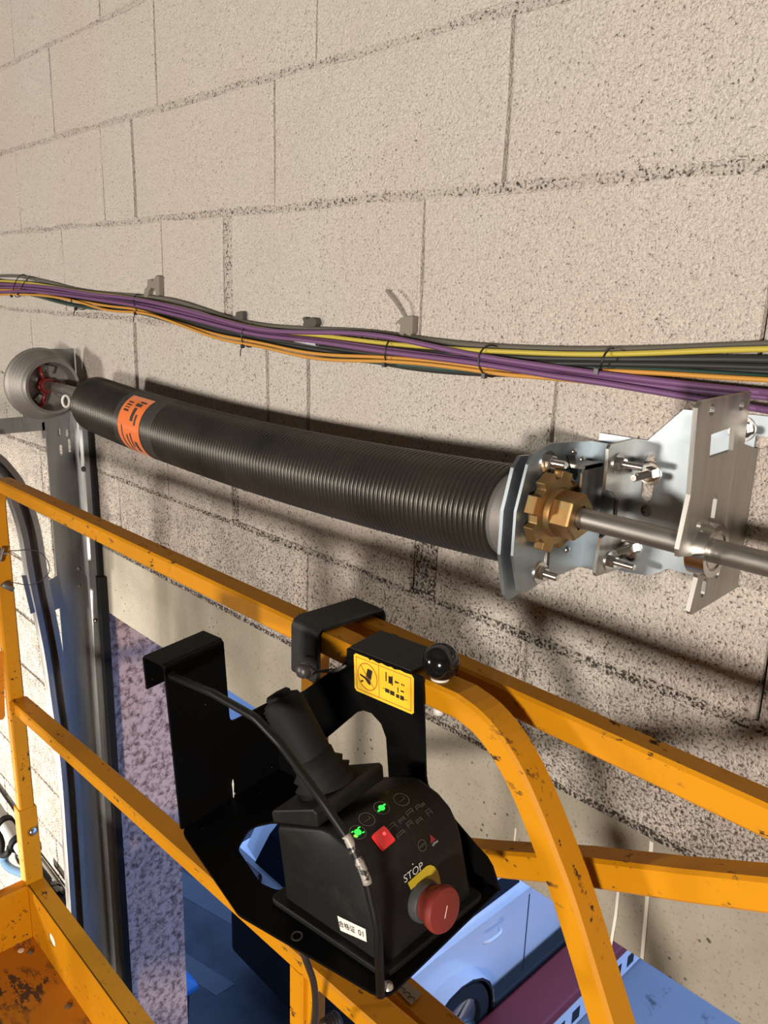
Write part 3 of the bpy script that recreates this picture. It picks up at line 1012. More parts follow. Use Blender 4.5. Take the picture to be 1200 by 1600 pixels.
cable('purple_cable', P2, -.0328, .0040, M_PURPLE, 'lowest purple cable, leaving the bundle below at the right', GC)
cable('purple_cable', P3, -.0245, .0036, M_PURPLE, 'middle purple cable between the two outer purple ones', GC)
cable('yellow_cable', G1, -.0245, .0034, M_CYEL, 'yellow earth cable along the top right of the bundle', GC)
cable('orange_cable', O1, lambda x: -.0165 if 790 < x < 905 else -.0245, .0030, M_CORG, 'orange cable running the whole bundle, bright at far right', GC)
cable('orange_cable', O2, lambda x: -.0165 if x > 790 else -.0325, .0030, M_CORG, 'lower orange cable bulging below the bundle at mid wall', GC)
cable('black_cable', B1, -.0082, .0052, M_CBLK, 'thick black cable along the underside of the bundle', GC)
cable('black_cable', B2, -.0155, .0052, M_CBLK, 'black cable directly below the yellow one', GC)
B3 = [(250, 488), (300, 501), (390, 526), (475, 538), (550, 548), (600, 555), (700, 567), (760, 573), (830, 569), (900, 568), (1000, 569), (1100, 571), (1200, 574)]
cable('black_cable', [(0, 455), (60, 458), (137, 473), (200, 480)] + B3, lambda x: -.0155 if x < 800 else -.0245, .0036, M_CBLK, 'thin black cable in the middle of the bundle behind the purple ones', GC)
cable('green_cable', GN, -.0160, .0040, M_CGRN, 'dark green cable drooping below the bundle at the left', GC)
build_cables()


def tie(p_top, p_bot, label, lean=0.0, tail=True):
    t, b = onY(p_top, -.019), onY(p_bot, -.019)
    c_ = (t + b) / 2
    h = (t - b).length / 2
    ax = (t - b).normalized()
    out = Vector((0, -1, 0))
    pts_ = []
    for i in range(20):
        an = 2 * math.pi * i / 20
        pts_.append(c_ + ax * h * 1.08 * math.cos(an) + out * (.0195 * math.sin(an) - .0005) + Vector((lean * math.sin(an * 1), 0, 0)))
    rt = thing('cable_tie', label, 'cable tie', b, 'black cable ties on the bundle')
    keep(MB().tube(pts_, .0013, 6, closed=True).build('loop', M_TIE, None, True), rt)
    q = b + out * .016
    keep(MB().box((q.x - .003, q.y - .003, q.z - .003), (q.x + .003, q.y + .003, q.z + .004)).build('head', M_TIE, None), rt)
    if tail:
        keep(MB().tube([q, q + Vector((.002, -.006, -.008)), q + Vector((.004, -.008, -.018))], .0010, 5).build('tail', M_TIE, None), rt)
    return rt


tie((36, 430), (27, 463), 'black tie at the far left, round the whole bundle', .006, False)
tie((50, 433), (38, 460), 'second thin black tie at the far left, crossing the first', .008, False)
tie((118, 464), (128, 483), 'black tie round the drooping orange and green cables', .004)
tie((216, 461), (222, 490), 'black tie beside the torn grey wall clip', .008)
tie((391, 508), (390, 541), 'black tie with a hanging tail at mid left of the bundle', .0, True)
tie((615, 530), (612, 570), 'black tie below the wall clip with the upright strap', .002, False)
tie((768, 541), (768, 587), 'wide black tie where purple crosses the yellow cable', -.008, False)
tie((955, 545), (944, 580), 'rightmost black tie, round yellow and black cables', .004, False)


def lump(name, pts2, y0, y1, mt, label, group='wall clips over the cables'):
    q = [onY(p, 0) for p in pts2]
    mb_ = MB().prism([(v.x, v.z) for v in q], lambda a, b, t: (a, t, b), y0, y1)
    o_ = mb_.build(name, mt, None, bevel=.0015)
    return tag(o_, label, 'clip', group)


lump('cable_clip', [(231, 465), (233, 452), (237, 448), (238, 437), (243, 436), (245, 440), (252, 430), (256, 432), (256, 462), (251, 462), (249, 452), (243, 450), (240, 455), (237, 466)], 0.0, -.012, M_CLIP, 'torn grey wall clip standing above the left part of the bundle')
lump('cable_clip', [(366, 497), (375, 494), (377, 487), (386, 486), (387, 492), (386, 504), (372, 503)], 0.0, -.012, M_CLIPD, 'small dark wall clip just above the tie with a tail')
lump('cable_clip', [(482, 508), (484, 503), (481, 497), (485, 495), (489, 499), (496, 496), (501, 497), (504, 505), (500, 511), (488, 512)], 0.0, -.014, M_CLIPD, 'crumbled dark wall clip right of the small one')
ck = thing('cable_clip', 'grey painted wall clip with a bent upright strap', 'clip', onY((641, 520), 0), 'wall clips over the cables')
q = [onY(p, 0) for p in ((628, 503), (634, 497), (645, 494), (654, 494), (653, 520), (648, 526), (640, 520), (637, 526), (632, 522), (634, 508))]
keep(MB().prism([(v.x, v.z) for v in q], lambda a, b, t: (a, t, b), 0, -.013).build('clip_body', M_CLIP, None, bevel=.0015), ck)
q = [onY(p, y) for p, y in (((603, 453), -.020), ((612, 464), -.021), ((622, 478), -.020), ((631, 492), -.014), ((635, 500), -.010))]
keep(MB().sweep(catmull(q, 4), rrect(.0016, .0050, .0004), (0, 1, 0)).build('strap', M_CLIP, None), ck)
s_ = tag(MB().lathe([(.0041, 0), (.0047, 0), (.0047, .060), (.0041, .060)], axis_mx(onY((462, 531), -.031), onY((508, 539), -.031) - onY((462, 531), -.031)), 12).build('cable_sleeve', mat('pale_sleeve', (.45, .45, .5), .4), None, True), 'short pale grey sleeve on the lower purple cable', 'sleeve')

# ================================================================== LOW PIPES AT THE LEFT OF THE DOOR
pp = thing('grey_pipe', 'grey pipe clamped to the lit wall behind the corner post', 'pipe', onY((20, 1300), -.05))
a_, b_ = onY((-60, 1185), -.06), onY((28, 1318), -.06)
keep(MB().tube([a_ + (a_ - b_) * .6, a_, b_], .026, 18).build('pipe_run', M_PIPE, None, True), pp)
for t_, r_ in ((.80, .036), (1.0, .033)):
    c_ = a_ + (b_ - a_) * t_
    keep(MB().lathe([(.026, -.012), (r_, -.012), (r_, .012), (.026, .012)], axis_mx(c_, b_ - a_), 18).build('clamp_ring', M_BLKRUB, None, True, auto=40), pp)
d_ = (b_ - a_).normalized()
keep(MB().tube([b_, b_ + d_ * .04, b_ + d_ * .06], [.022, .022, .020], 14).build('pipe_end', M_PIPE, None, True), pp)
q = [a_ + (b_ - a_) * .78 + Vector((0, -.03, -.01)), onY((3, 1318), -.085), onY((2, 1335), -.085), onY((12, 1334), -.085), onY((16, 1322), -.07)]
keep(MB().tube(catmull(q, 5), .012, 10).build('clamp_strap', M_BLKRUB, None, True), pp)
hs = tag(MB().tube(catmull([onY(p, -.045) for p in ((8, 1335), (7, 1346), (15, 1356), (30, 1363), (60, 1374))], 5), .0165, 12).build('blue_hose', M_BLUEHOSE, None, True),
         'short blue hose curving down from the pipe clamp', 'hose')
bh = thing('black_hose', 'thick black hose along the wall behind the yellow toe board', 'hose', onY((80, 1390), -.05))
q = [onY(p, -.06) for p in ((56, 1356), (66, 1370), (78, 1388), (95, 1412), (120, 1450))]
keep(MB().tube(catmull(q, 5), .020, 12).build('hose_run', M_BLKRUB, None, True), bh)
c_ = onY((86, 1396), -.06)
keep(MB().lathe([(.019, -.03), (.030, -.03), (.030, -.012), (.026, -.010), (.026, .006), (.032, .008), (.032, .030), (.019, .030)], axis_mx(c_, q[3] - q[1]), 18).build('coupling', M_BLKGLOSS, None, True, auto=40), bh)
hw = tag(MB().tube(catmull([onY(p, -.012) for p in ((-60, 1225), (0, 1268), (30, 1300), (62, 1340), (95, 1385), (130, 1440))], 4), .008, 8).build('wall_cable', M_CGRY, None, True), 'thin grey cable running down the lit wall left of the tracks', 'cable')

# ================================================================== LIFT PLATFORM
T = 0.030
YM, YE = -0.346, -0.280          # front faces of main and extension guard rails
ZT = 4.686
ZD = 3.455                       # deck surface
ZTOE = 3.61
lift = thing('scissor_lift_platform', 'orange-yellow scissor lift platform with square tube guard rails', 'lift platform', (-.9, -.7, 0))


def rail(path_, name, w_=.036, h_=.029, mt=M_YEL, label=None, binorm=(0, 1, 0)):
    prof_ = [(u + w_ / 2, v + h_ / 2) for u, v in rrect(w_, h_, .0035)]
    return keep(MB().sweep(path_, prof_, binorm).build(name, mt, None, label=label), lift)


XPO = -1.888
loop_px = [(712, 1085), (750, 1114), (785, 1156), (815, 1207), (840, 1262), (870, 1338), (900, 1420), (955, 1600)]
lp = [onY(p, YM) for p in loop_px]
dn = (lp[-1] - lp[-2]).normalized()
tail_ = lp[-1] + dn * ((lp[-1].z - ZTOE) / -dn.z)
arc = []
for i in range(9):
    t = i / 8 * math.pi / 2
    arc.append(Vector((XPO + .085 * (1 - math.cos(t)), YM, 4.678 - .085 * (1 - math.sin(t)))))
main_path = [Vector((XPO, YM, 3.70))] + arc + [Vector((-.72, YM, 4.693)), Vector((-.60, YM, 4.695))] + catmull(lp, 3) + [tail_]
rail(main_path, 'top_rail')
# socket post at the corner
keep(MB().box((XPO - .006, YM - .004, ZTOE), (XPO + T + .002, YM + .040, 3.826)).build('corner_socket', M_YEL, None, bevel=.003), lift)
q = onX((50, 1299), XPO + T + .002)
keep(MB().lathe([(.0005, .011), (.007, .010), (.0120, .004), (.0120, 0), (.0005, 0)], axis_mx(q, X_AX), 14).build('socket_bolt', M_BOLT, None, True), lift)
za, zb_ = onY((38, 1116), YM).z, onY((556, 1576), YM).z
sl = (zb_ - za) / (onY((556, 1576), YM).x - onY((38, 1116), YM).x)
x_ = XPO + T
rail([Vector((x_, YM, za + sl * (x_ - onY((38, 1116), YM).x))), Vector((-.02, YM, za + sl * (-.02 - onY((38, 1116), YM).x)))], 'mid_rail', w_=.042, h_=.028)
pa, pb = onY((450, 1520), YM), onY((479, 1546), YM)
zt_ = za + sl * (pa.x - onY((38, 1116), YM).x) - .028
rail([Vector((pa.x, YM + .001, ZTOE)), Vector((pa.x, YM + .001, zt_ + .001))], 'rail_post', w_=T, h_=.030)
keep(MB().prism([(pa.x + .030, zt_ + .005), (pa.x + .030, zt_ - .10), (pa.x + .038, zt_ - .08), (pa.x + .046, zt_ - .02), (pa.x + .075, zt_ + .005)], lambda a, b, t: (a, t, b), YM + .010, YM + .020).build('gusset', M_YEL, None), lift)
# extension guard rail standing behind the main one
XEO = -.823
arc = [Vector((XEO + .085 * (1 - math.cos(i / 6 * math.pi / 2)), YE, 4.689 - .085 * (1 - math.sin(i / 6 * math.pi / 2)))) for i in range(7)]
ze_m = onY((610, 1552), YE)
rail([Vector((XEO, YE, 3.70))] + arc + [Vector((1.0, YE, 4.691))], 'extension_top_rail', w_=.030, h_=.032)
b0, b1 = onY((762, 1330), YE), onY((1200, 1374), YE)
db = (b1 - b0).normalized()
rail([b0 - db * .22, b0, onY((900, 1340), YE), onY((1054, 1359), YE), b1, b1 + db * ((4.672 - b1.z) / db.z)], 'extension_brace', w_=.032, h_=.032)
m0, m1 = onY((610, 1552), YE), onY((660, 1597), YE)
rail([Vector((XEO + T, YE, m0.z - .004)), Vector((.95, YE, m0.z + .004))], 'extension_mid_rail', w_=.045)
sp_ = [onZ(p, m0.z + .0012) for p in ((617, 1544), (635, 1532), (660, 1552), (643, 1570))]
stick = keep(MB().add([(v.x, v.y, m0.z + .0008 + (v.x - m0.x) * .004) for v in sp_], [(0, 1, 2, 3)]).build('rail_sticker', M_STKGREY, None, label='worn grey sticker'), lift)
for p, nm in (((628, 1546), 'ink_mark'), ((636, 1553), 'ink_mark'), ((643, 1560), 'ink_mark')):
    v = onZ(p, m0.z + .0016)
    o = MB().tube([v + Vector((.005 * math.cos(i), .004 * math.sin(i * 1.3), .0003)) for i in range(5)], .0005, 4).build(nm, M_INK, None)
    o.parent = stick
rail([Vector((.96, YE, ZTOE)), Vector((.96, YE, 4.66))], 'extension_post')
rail([Vector((.30, YM, ZTOE)), Vector((.30, YM, 4.20))], 'rail_post')
# inner cross guard at the far left end (mostly out of frame) and its sign plate
XEN = XPO
endp = [(XEN, YM - .05, 3.61), (XEN, YM - .05, 4.60)]
prof_ = [(u + T / 2, v + T / 2) for u, v in rrect(T, T, .0035)]
keep(MB().sweep(round_path([(XEN, -1.05, ZTOE), (XEN, -1.05, 4.678), (XEN, -.44, 4.678), (XEN, -.44, ZTOE)], .08), prof_, (1, 0, 0)).build('end_rail', M_YEL, None), lift)
sg = [onX(p, -1.862) for p in ((-40, 1010), (5, 1019), (8, 1119), (5, 1124), (-40, 1134))]
keep(MB().prism([(v.y, v.z) for v in sg], lambda a, b, t: (t, a, b), -1.866, -1.862).build('sign_plate', worn_paint('orange_plate', (.72, .24, .008), (.05, .03, .01)), None), lift)
keep(MB().box((XPO, -.455, 4.15), (-1.862, -.43, 4.19)).build('sign_tab', M_YEL, None), lift)
# toe boards
hp = onY((81, 1469), YM)
tb = poly_plate([(XPO, ZD - .03), (.35, ZD - .03), (.35, ZTOE), (XPO, ZTOE)], [[(hp.x + .020 * math.cos(i * math.pi / 7), hp.z + .017 * math.sin(i * math.pi / 7)) for i in range(14)]], lambda a, b, t: (a, t, b), YM, YM + .003)
keep(tb.build('toe_board', M_YEL, None, label='toe board along the wall side'), lift)
keep(MB().box((XPO, YM, ZTOE - .003), (.35, YM + .042, ZTOE)).build('toe_flange', M_YEL, None, bevel=.001), lift)
keep(MB().box((XPO - .0, -1.09, ZD - .03), (XPO + .003 + T, YM, ZTOE)).build('end_toe_board', M_YEL, None, bevel=.002), lift)
keep(MB().box((XPO, -1.09, ZD - .03), (.35, -1.06, ZTOE)).build('toe_board', M_YEL, None), lift)
keep(MB().box((.32, -1.09, ZD - .03), (.35, YM, ZTOE)).build('end_toe_board', M_YEL, None), lift)
keep(MB().box((XPO + .02, -1.07, ZD - .006), (.33, YM, ZD)).build('deck_plate', M_DECK, None, label='rusty orange deck plate'), lift)
keep(MB().box((XEO, YE - .02, ZD - .03), (1.0, YE + .05, ZTOE - .01)).build('extension_toe_board', M_YEL, None), lift)
for k, p in enumerate(((30, 1472), (52, 1486), (112, 1570))):
    v = onZ(p, ZD)
    keep(MB().lathe([(.0005, .004), (.006, .003), (.011, 0)], axis_mx(v + Vector((.0, -.006, 0)), (.3, .1, 1)), 5).build('grit_lump', mat('dry_grit', (.12, .075, .04), .9), None), lift)
v = onZ((33, 1485), ZD)
keep(MB().lathe([(.0005, .0015), (.007, .001), (.008, 0)], axis_mx(v, (0, 0, 1)), 12).build('paint_spot', M_WHITEPL, None), lift)
# scissor stack and chassis below the deck
for yy in (-.95, -.45):
    for k in range(4):
        z0, z1 = .75 + k * .66, .75 + (k + 1) * .66
        for s0, s1 in ((-1.6, .1), (.1, -1.6)):
            d_ = Vector((s1 - s0, 0, z1 - z0))
            keep(MB().sweep([Vector((s0, yy + (.03 if s0 < s1 else 0), z0)), Vector((s1, yy + (.03 if s0 < s1 else 0), z1))], rrect(.026, .06, .004), (0, 1, 0)).build('scissor_arm', M_YEL, None), lift)
keep(MB().box((XPO + .05, -1.05, .22), (.3, -.36, .75)).build('chassis', M_YEL, None, bevel=.01), lift)
for xx in (-1.55, .0):
    for yy in (-1.10, -.36):
        keep(MB().lathe([(.03, 0), (.14, 0), (.15, .02), (.15, .07), (.14, .09), (.03, .09)], axis_mx((xx, yy, .15), (0, 1, 0)), 24).build('wheel', M_TYRE, None, True, auto=40), lift)
# locking pin knob on the rail
bc = onY((689, 1034), YM + T / 2)
pn = keep(MB().lathe([(.0005, -.020)] + [(.020 * math.sin(math.pi * i / 16), -.020 * math.cos(math.pi * i / 16)) for i in range(1, 16)] + [(.0005, .020)], axis_mx(bc, (0, 0, 1)), 28).build('ball_knob', M_BLKGLOSS, None, True, label='glossy black ball knob on the rail'), lift)
st_ = MB().lathe([(.0005, -.024), (.010, -.024), (.010, -.016), (.0005, -.016)], axis_mx(bc, (0, 0, 1)), 20).build('knob_washer', M_WHITEPL, None, True)
st_.parent = pn
st2 = MB().lathe([(.0005, -.060), (.006, -.060), (.006, -.052), (.0005, -.052)], axis_mx(bc, (0, 0, 1)), 14).build('pin_end', M_WHITEPL, None, True)
st2.parent = pn
# wire lanyard with pins at the corner post
XW = XPO + T + .004
wp = [onX(p, XW + .012) for p in ((14, 861), (30, 860), (45, 859), (60, 862), (71, 871), (77, 884), (76, 895), (68, 904), (55, 912), (40, 914), (25, 911), (10, 910), (3, 915))]
wire = keep(MB().tube(catmull(wp, 4), .0011, 6).build('lanyard_wire', M_GREYPL, None, True, label='thin wire lanyard with pins'), lift)
for p0, p1, r_ in (((3, 913), (20, 921), .0062), ((-4, 880), (3, 856), .0055), ((3, 866), (14, 864), .0022)):
    v0, v1 = onX(p0, XW + .008), onX(p1, XW + .008)
    o = MB().tube([v0, v0 + (v1 - v0) * .05, v1], [r_ * .7, r_, r_], 12).build('lanyard_pin', M_BOLT if r_ != .0062 else M_ALU, None, True)
    o.parent = wire

# ================================================================== RAIL CLAMP
clampo = thing('rail_clamp', 'black saddle clamp bridging the two top rails', 'clamp', (-.72, -.3, 4.62))
yo0, yo1 = YM - .009, YE + T + .011
zt_ = 4.702


def fillet(poly, r, n_=4):
    v = round_path([Vector((*p, 0)) for p in [poly[-1]] + poly + [poly[0]]], r, n_)
    return [(p.x, p.y) for p in v[1:-1]]


outer = [(yo0, 4.628), (yo0, zt_ - .012), (yo0 + .004, zt_ - .004), (yo0 + .012, zt_), (yo1 - .012, zt_), (yo1 - .004, zt_ - .004), (yo1, zt_ - .012), (yo1, 4.650), (yo1 - .008, 4.650), (yo1 - .008, zt_ - .008), (yo0 + .008, zt_ - .008), (yo0 + .008, 4.628)]
keep(MB().prism(outer, lambda a, b, t: (t, a, b), -.746, -.694).build('saddle', mat('rubbery_black', (.011, .011, .011), .5), None, bevel=.003), clampo)
q = onY((476, 1047), yo0)
keep(MB().lathe([(.0005, .010), (.007, .009), (.0095, .005), (.0095, 0)], axis_mx(q, (0, -1, 0)), 16).build('clamp_bolt', mat('dull_bolt', (.09, .085, .08), .45, .6), None, True), clampo)
wq = [onY(p, yo0 - .018) for p in ((470, 1036), (478, 1037), (488, 1043), (497, 1048), (515, 1046), (524, 1046), (535, 1042), (540, 1040))]
keep(MB().tube(catmull(wq, 4), .0014, 6).build('wire_clip', mat('grey_wire', (.16, .15, .14), .5, .5), None, True), clampo)
wq = [onY(p, yo0 - .018) for p in ((486, 1058), (492, 1051), (500, 1049), (517, 1050), (527, 1048), (538, 1042))]
keep(MB().tube(catmull(wq, 4), .0014, 6).build('wire_clip', bpy.data.materials['grey_wire'], None, True), clampo)

# ================================================================== CONTROL STATION (hangs on the main rail, slightly skewed)
ya, pa_, ra = math.radians(6.408), math.radians(3.251), math.radians(-.503)
RB = Matrix.Rotation(ya, 3, 'Z') @ Matrix.Rotation(pa_, 3, 'X') @ Matrix.Rotation(ra, 3, 'Y')
P0 = onY((600, 1068), YM - .0110)
ctl = thing('control_station', 'black lift control station with joystick and red stop button hooked on the rail', 'control box', P0)
ctl.rotation_euler = RB.to_euler()
RBT = RB.transposed()
OC = RBT @ (CAM - P0)


def lray(p):
    return RBT @ ray(p)


def lon(p, ax, v):
    d = lray(p)
    return OC + d * ((v - OC[ax]) / d[ax])


TH = .003
ZB, XLP = -.185, -.182
# side plate with hook
side = fillet([(-.155, ZB), (-.155, .026), (-.074, .026), (-.074, -.083), (0.0, -.085), (0.0, ZB)], [.002, .004, .004, .010, .001, .001], 4)
poly_plate(side, [], lambda a, b, t: (t, a, b), XLP, XLP + TH).build('side_plate', M_BLK, ctl)
mb = MB()
hook = [(XLP + TH, .014), (XLP + TH, .022), (XLP - .001, .027), (XLP - .034, .027), (XLP - .039, .022), (XLP - .039, -.016), (XLP - .036, -.016), (XLP - .036, .021), (XLP - .033, .024), (XLP - .002, .024), (XLP, .021), (XLP, .014)]
mb.prism(hook, lambda a, b, t: (a, t, b), -.155, -.074)
mb.build('side_hook', M_BLK, ctl)
# back plate with triangular window and rail hook
back = [(XLP, ZB), (XLP, -.085), (-.150, -.070), (-.126, -.053), (-.078, -.010), (-.064, .000), (-.055, .010), (-.053, .020), (-.053, .026), (.053, .026), (.055, .0), (.058, -.092), (.060, -.102), (.066, -.110), (.125, -.148), (.138, -.155), (.145, -.163), (.155, -.188), (.150, -.190)]
win = [(-.100, -.128), (-.098, -.112), (-.040, -.050), (-.030, -.044), (-.018, -.043), (-.004, -.051), (.003, -.066), (.008, -.150), (-.02, -.165), (-.085, -.155)]
poly_plate(back, [win], lambda a, b, t: (a, t, b), -TH / 2, TH / 2).build('back_plate', M_BLK, ctl)
rh = [(-.0015, .012), (-.0015, .021), (.003, .0265), (.058, .0265), (.062, .022), (.062, -.006), (.059, -.006), (.059, .021), (.056, .0235), (.004, .0235), (.0015, .021), (.0015, .012)]
M_BLKGRIT = mat('gritty_black', (.014, .0135, .013), .62)
n = NT(M_BLKGRIT)
n.bump(n.noise(420, 3), .6, .0012)
MB().prism(rh, lambda a, b, t: (t, a, b), -.053, .036).build('rail_hook', M_BLKGRIT, ctl)
# tray
tray = fillet([(XLP, 0), (XLP, -.155), (-.030, -.196), (.148, -.178), (.155, 0)], [.001, .02, .03, .018, .004], 4)
poly_plate(tray, [fillet([(-.122, -.100), (-.106, -.074), (-.030, -.066), (-.016, -.148), (-.045, -.153), (-.105, -.134)], .02, 4)], lambda a, b, t: (a, b, t), ZB - TH, ZB).build('tray', M_BLK, ctl, bevel=.0006)
for x_, y_ in ((.036, -.178),):
    MB().lathe([(.004, .0004), (.006, .0006), (.006, 0)], axis_mx((x_, y_, ZB), (0, 0, 1)), 14).build('tray_hole', M_GREYPL, ctl)
# box body: lofted console, profile in (x,z) from near side to far side
near = [(-.004, ZB), (-.012, -.100), (-.010, -.094), (.050, -.068), (.062, -.066), (.085, -.072), (.100, -.082), (.109, -.096), (.114, -.112), (.124, -.158), (.130, ZB)]
far_ = [(x + .012, z - .006 if z > ZB + .01 else z) for x, z in near]


def ring(y, ins=0.0):
    t = (y + .155) / .127
    out = []
    for (x0, z0), (x1, z1) in zip(near, far_):
        x, z = x0 + (x1 - x0) * t, z0 + (z1 - z0) * t
        cx, cz = .06, -.135
        x, z = x + (cx - x) * ins, (z + (cz - z) * ins if z > ZB + .01 else z)
        out.append((x, y, z))
    return out


bodyb = MB().loft([ring(-.155, .05), ring(-.153, .015), ring(-.149), ring(-.09), ring(-.034), ring(-.030, .02), ring(-.028, .06)])
body = bodyb.build('box_body', M_BLKPL, ctl, True, auto=50)
bvh = BVHTree.FromPolygons([Vector(v) for v in bodyb.v], bodyb.f)
# foot flange and side moulding
MB().prism(fillet([(-.018, -.165), (.136, -.163), (.150, -.022), (-.004, -.022)], .008, 3), lambda a, b, t: (a, b, t), ZB, ZB + .007).build('box_flange', M_BLKPL, ctl, bevel=.0015)
# raised joystick deck
dk = [(-.014, -.092), (.050, -.066), (.049, -.050), (.044, -.048), (-.012, -.076), (-.016, -.080)]
MB().prism(dk, lambda a, b, t: (a, t, b), -.157, -.060).build('joystick_deck', M_BLKPL, ctl, bevel=.002)
dn_ = Vector((-.436, 0, .90)).normalized()
jb_ = Vector((.016, -.108, -.063))
# joystick: boot bellows + grip, axis fitted between base and tip
tipd = lray((437, 1088))
tip = OC + tipd * ((jb_ - OC).length / tipd.length * .985)
jax = (tip - jb_).normalized()
jl = (tip - jb_).length
joy = MB()
mxj = axis_mx(jb_, jax, (0, -1, 0))
boot = [(.031, -.004), (.033, .002), (.027, .006), (.031, .011), (.025, .015), (.028, .020), (.022, .025), (.0225, .034)]
bo = MB().lathe(boot + [(.0005, .034)], mxj, 28).build('joystick_boot', M_BLKRUB, ctl, True)
rings = []
for h, rx, ry in ((.028, .021, .021), (.040, .0215, .0215), (.060, .0215, .021), (jl * .75, .022, .021), (jl * .9, .0215, .020), (jl * .97, .019, .018), (jl, .012, .011)):
    rings.append([mxj @ Vector((rx * math.cos(2 * math.pi * i / 24), ry * math.sin(2 * math.pi * i / 24) * (1.0 if i < 13 else 1.04), h)) for i in range(24)])
grip = MB().loft(rings).build('joystick_grip', M_BLKRUB, ctl, True, auto=60)
for k in range(9):
    h = jl * .62 + k * jl * .038
    an0 = math.radians(-55)
    MB().tube([mxj @ Vector((.0213 * math.cos(an0 + t * .22), .0208 * math.sin(an0 + t * .22), h)) for t in range(-3, 4)], .0012, 5).build('grip_rib', M_BLKRUB, grip)
MB().lathe([(.013, 0), (.0135, .004), (.011, .007), (.0005, .008)], mxj @ Matrix.Translation((.001, 0, jl - .002)), 20).build('joystick_button', M_BLKRUB, ctl, True)
# guard rod
rodp = [Vector((XLP + TH, -.146, .010)), lon((332, 1083), 1, -.160), lon((400, 1122), 1, -.172), lon((440, 1164), 1, -.176), lon((500, 1246), 1, -.178), lon((545, 1312), 1, -.176), lon((572, 1370), 1, -.176), lon((590, 1450), 1, -.178), Vector((.142, -.177, ZB))]
rp = round_path(rodp, [.05, .04, .04, .1, .04, .04, .1], 4)
rod = MB().tube(rp, .0042, 12).build('guard_rod', M_BLKGLOSS if False else mat('satin_black_rod', (.008, .008, .008), .42, spec=.25), ctl, True)
wi = [i for i, p in enumerate(rp) if -.018 < (p - rodp[5]).dot((rodp[6] - rodp[4]).normalized()) < .040]
if len(wi) > 1:
    MB().tube([rp[i] + Vector((.0004, -.0004, .0005)) for i in wi], .0042, 12).build('worn_patch', M_WORN, rod, True)
MB().tube([Vector((XLP + TH, -.146, .010)), Vector((XLP + TH + .006, -.1465, .009))], [.007, .0045], 12).build('weld', M_BLK, rod)


# decals placed on the surface of the box
def surf(p):
    d = lray(p).normalized()
    loc, nrm, idx, dist = bvh.ray_cast(OC, d)
    return loc, nrm


YL = Vector((0, 1, 0))


def decal_mx(p, off=.0006):
    loc, nrm = surf(p)
    x = (YL - nrm * YL.dot(nrm)).normalized()
    y = nrm.cross(x)
    if y.z < 0 and False:
        x, y = -x, -y
    mx_ = Matrix((x, y, nrm)).transposed().to_4x4()
    mx_.translation = loc + nrm * off
    return mx_


def ring_decal(p, rx, ry, w_, mt, name, par=ctl):
    mx_ = decal_mx(p)
    mb_ = MB()
    k = 28
    for i in range(k):
        q_ = []
        for ii, dd in ((i, 0), (i + 1, 0), (i + 1, -w_), (i, -w_)):
            an = 2 * math.pi * ii / k
            q_.append(mx_ @ Vector(((rx + dd) * math.cos(an), (ry + dd) * math.sin(an), 0)))
        mb_.add(q_, [(0, 1, 2, 3)])
    return mb_.build(name, mt, par)


def shape_decal(p, polys, mt, name, par=ctl, off=.0008, th=None):
    mx_ = decal_mx(p, off)
    mb_ = MB()
    for pl in polys:
        if th:
            mb_.prism(pl, lambda a, b, t: mx_ @ Vector((a, b, t)), 0, th)
        else:
            mb_.add([mx_ @ Vector((a, b, 0)) for a, b in pl], [tuple(range(len(pl)))])
    return mb_.build(name, mt, par)


def rectp(cx, cy, w_, h_):
    return [(cx - w_ / 2, cy - h_ / 2), (cx + w_ / 2, cy - h_ / 2), (cx + w_ / 2, cy + h_ / 2), (cx - w_ / 2, cy + h_ / 2)]


panel_keys = []
for p, col in (((559, 1301), 'g'), ((573, 1281), None), ((596, 1263), 'g'), ((627, 1250), None)):
    kpart = ring_decal(p, .0082, .0082, .0007, mat('key_outline', (.14, .14, .13), .5), 'touch_key')
    if col:
        shape_decal(p, [circ(0, 0, .0036, 12), rectp(.0045, .003, .003, .0014), rectp(-.0045, -.003, .003, .0014), rectp(-.004, .0035, .0026, .0012), rectp(.004, -.0035, .0026, .0012)] if p[0] < 570 else
                    [circ(0, 0, .0034, 12), rectp(.0045, .0008, .004, .0018), rectp(-.0045, -.0008, .004, .0018)], M_LEDG, 'lit_symbol', kpart)
        if p[0] < 570:
            shape_decal((555, 1307), [circ(0, 0, .0018, 8)], M_LEDY, 'lit_dot', kpart)
    else:
        shape_decal(p, [rectp(0, -.001, .009, .0007), rectp(.004, .001, .0007, .003)], M_GREYINK, 'key_symbol', kpart)
shape_decal((605, 1240), [rectp(0, 0, .006, .0012), rectp(.002, .002, .004, .001)], M_GREYINK, 'key_symbol')
rb_ = shape_decal((597, 1312), [fillet([(-.0085, -.0085), (.0085, -.0085), (.0085, .0085), (-.0085, .0085)], .002, 2)], M_LEDR, 'red_button', th=.004)
shape_decal((598, 1310), [rectp(.001, .002, .0035, .0028)], mat('bright_red_glow', (.7, .1, .1), .3, emit=(1, .12, .12), estr=1.0), 'lit_core', rb_, off=.0052)
for p, w_, h_ in (((612, 1293), .010, .0055), ((628, 1282), .008, .0035), ((640, 1270), .009, .005), ((655, 1283), .008, .004), ((640, 1288), .007, .005), ((626, 1304), .011, .004), ((670, 1270), .006, .006), ((653, 1262), .006, .004), ((661, 1258), .004, .003)):
    shape_decal(p, [rectp(0, 0, w_, .0007), rectp(-w_ / 2, 0, .0007, h_), rectp(w_ / 2, 0, .0007, h_), rectp(0, h_ / 2, w_, .0007)], M_GREYINK, 'panel_symbol')
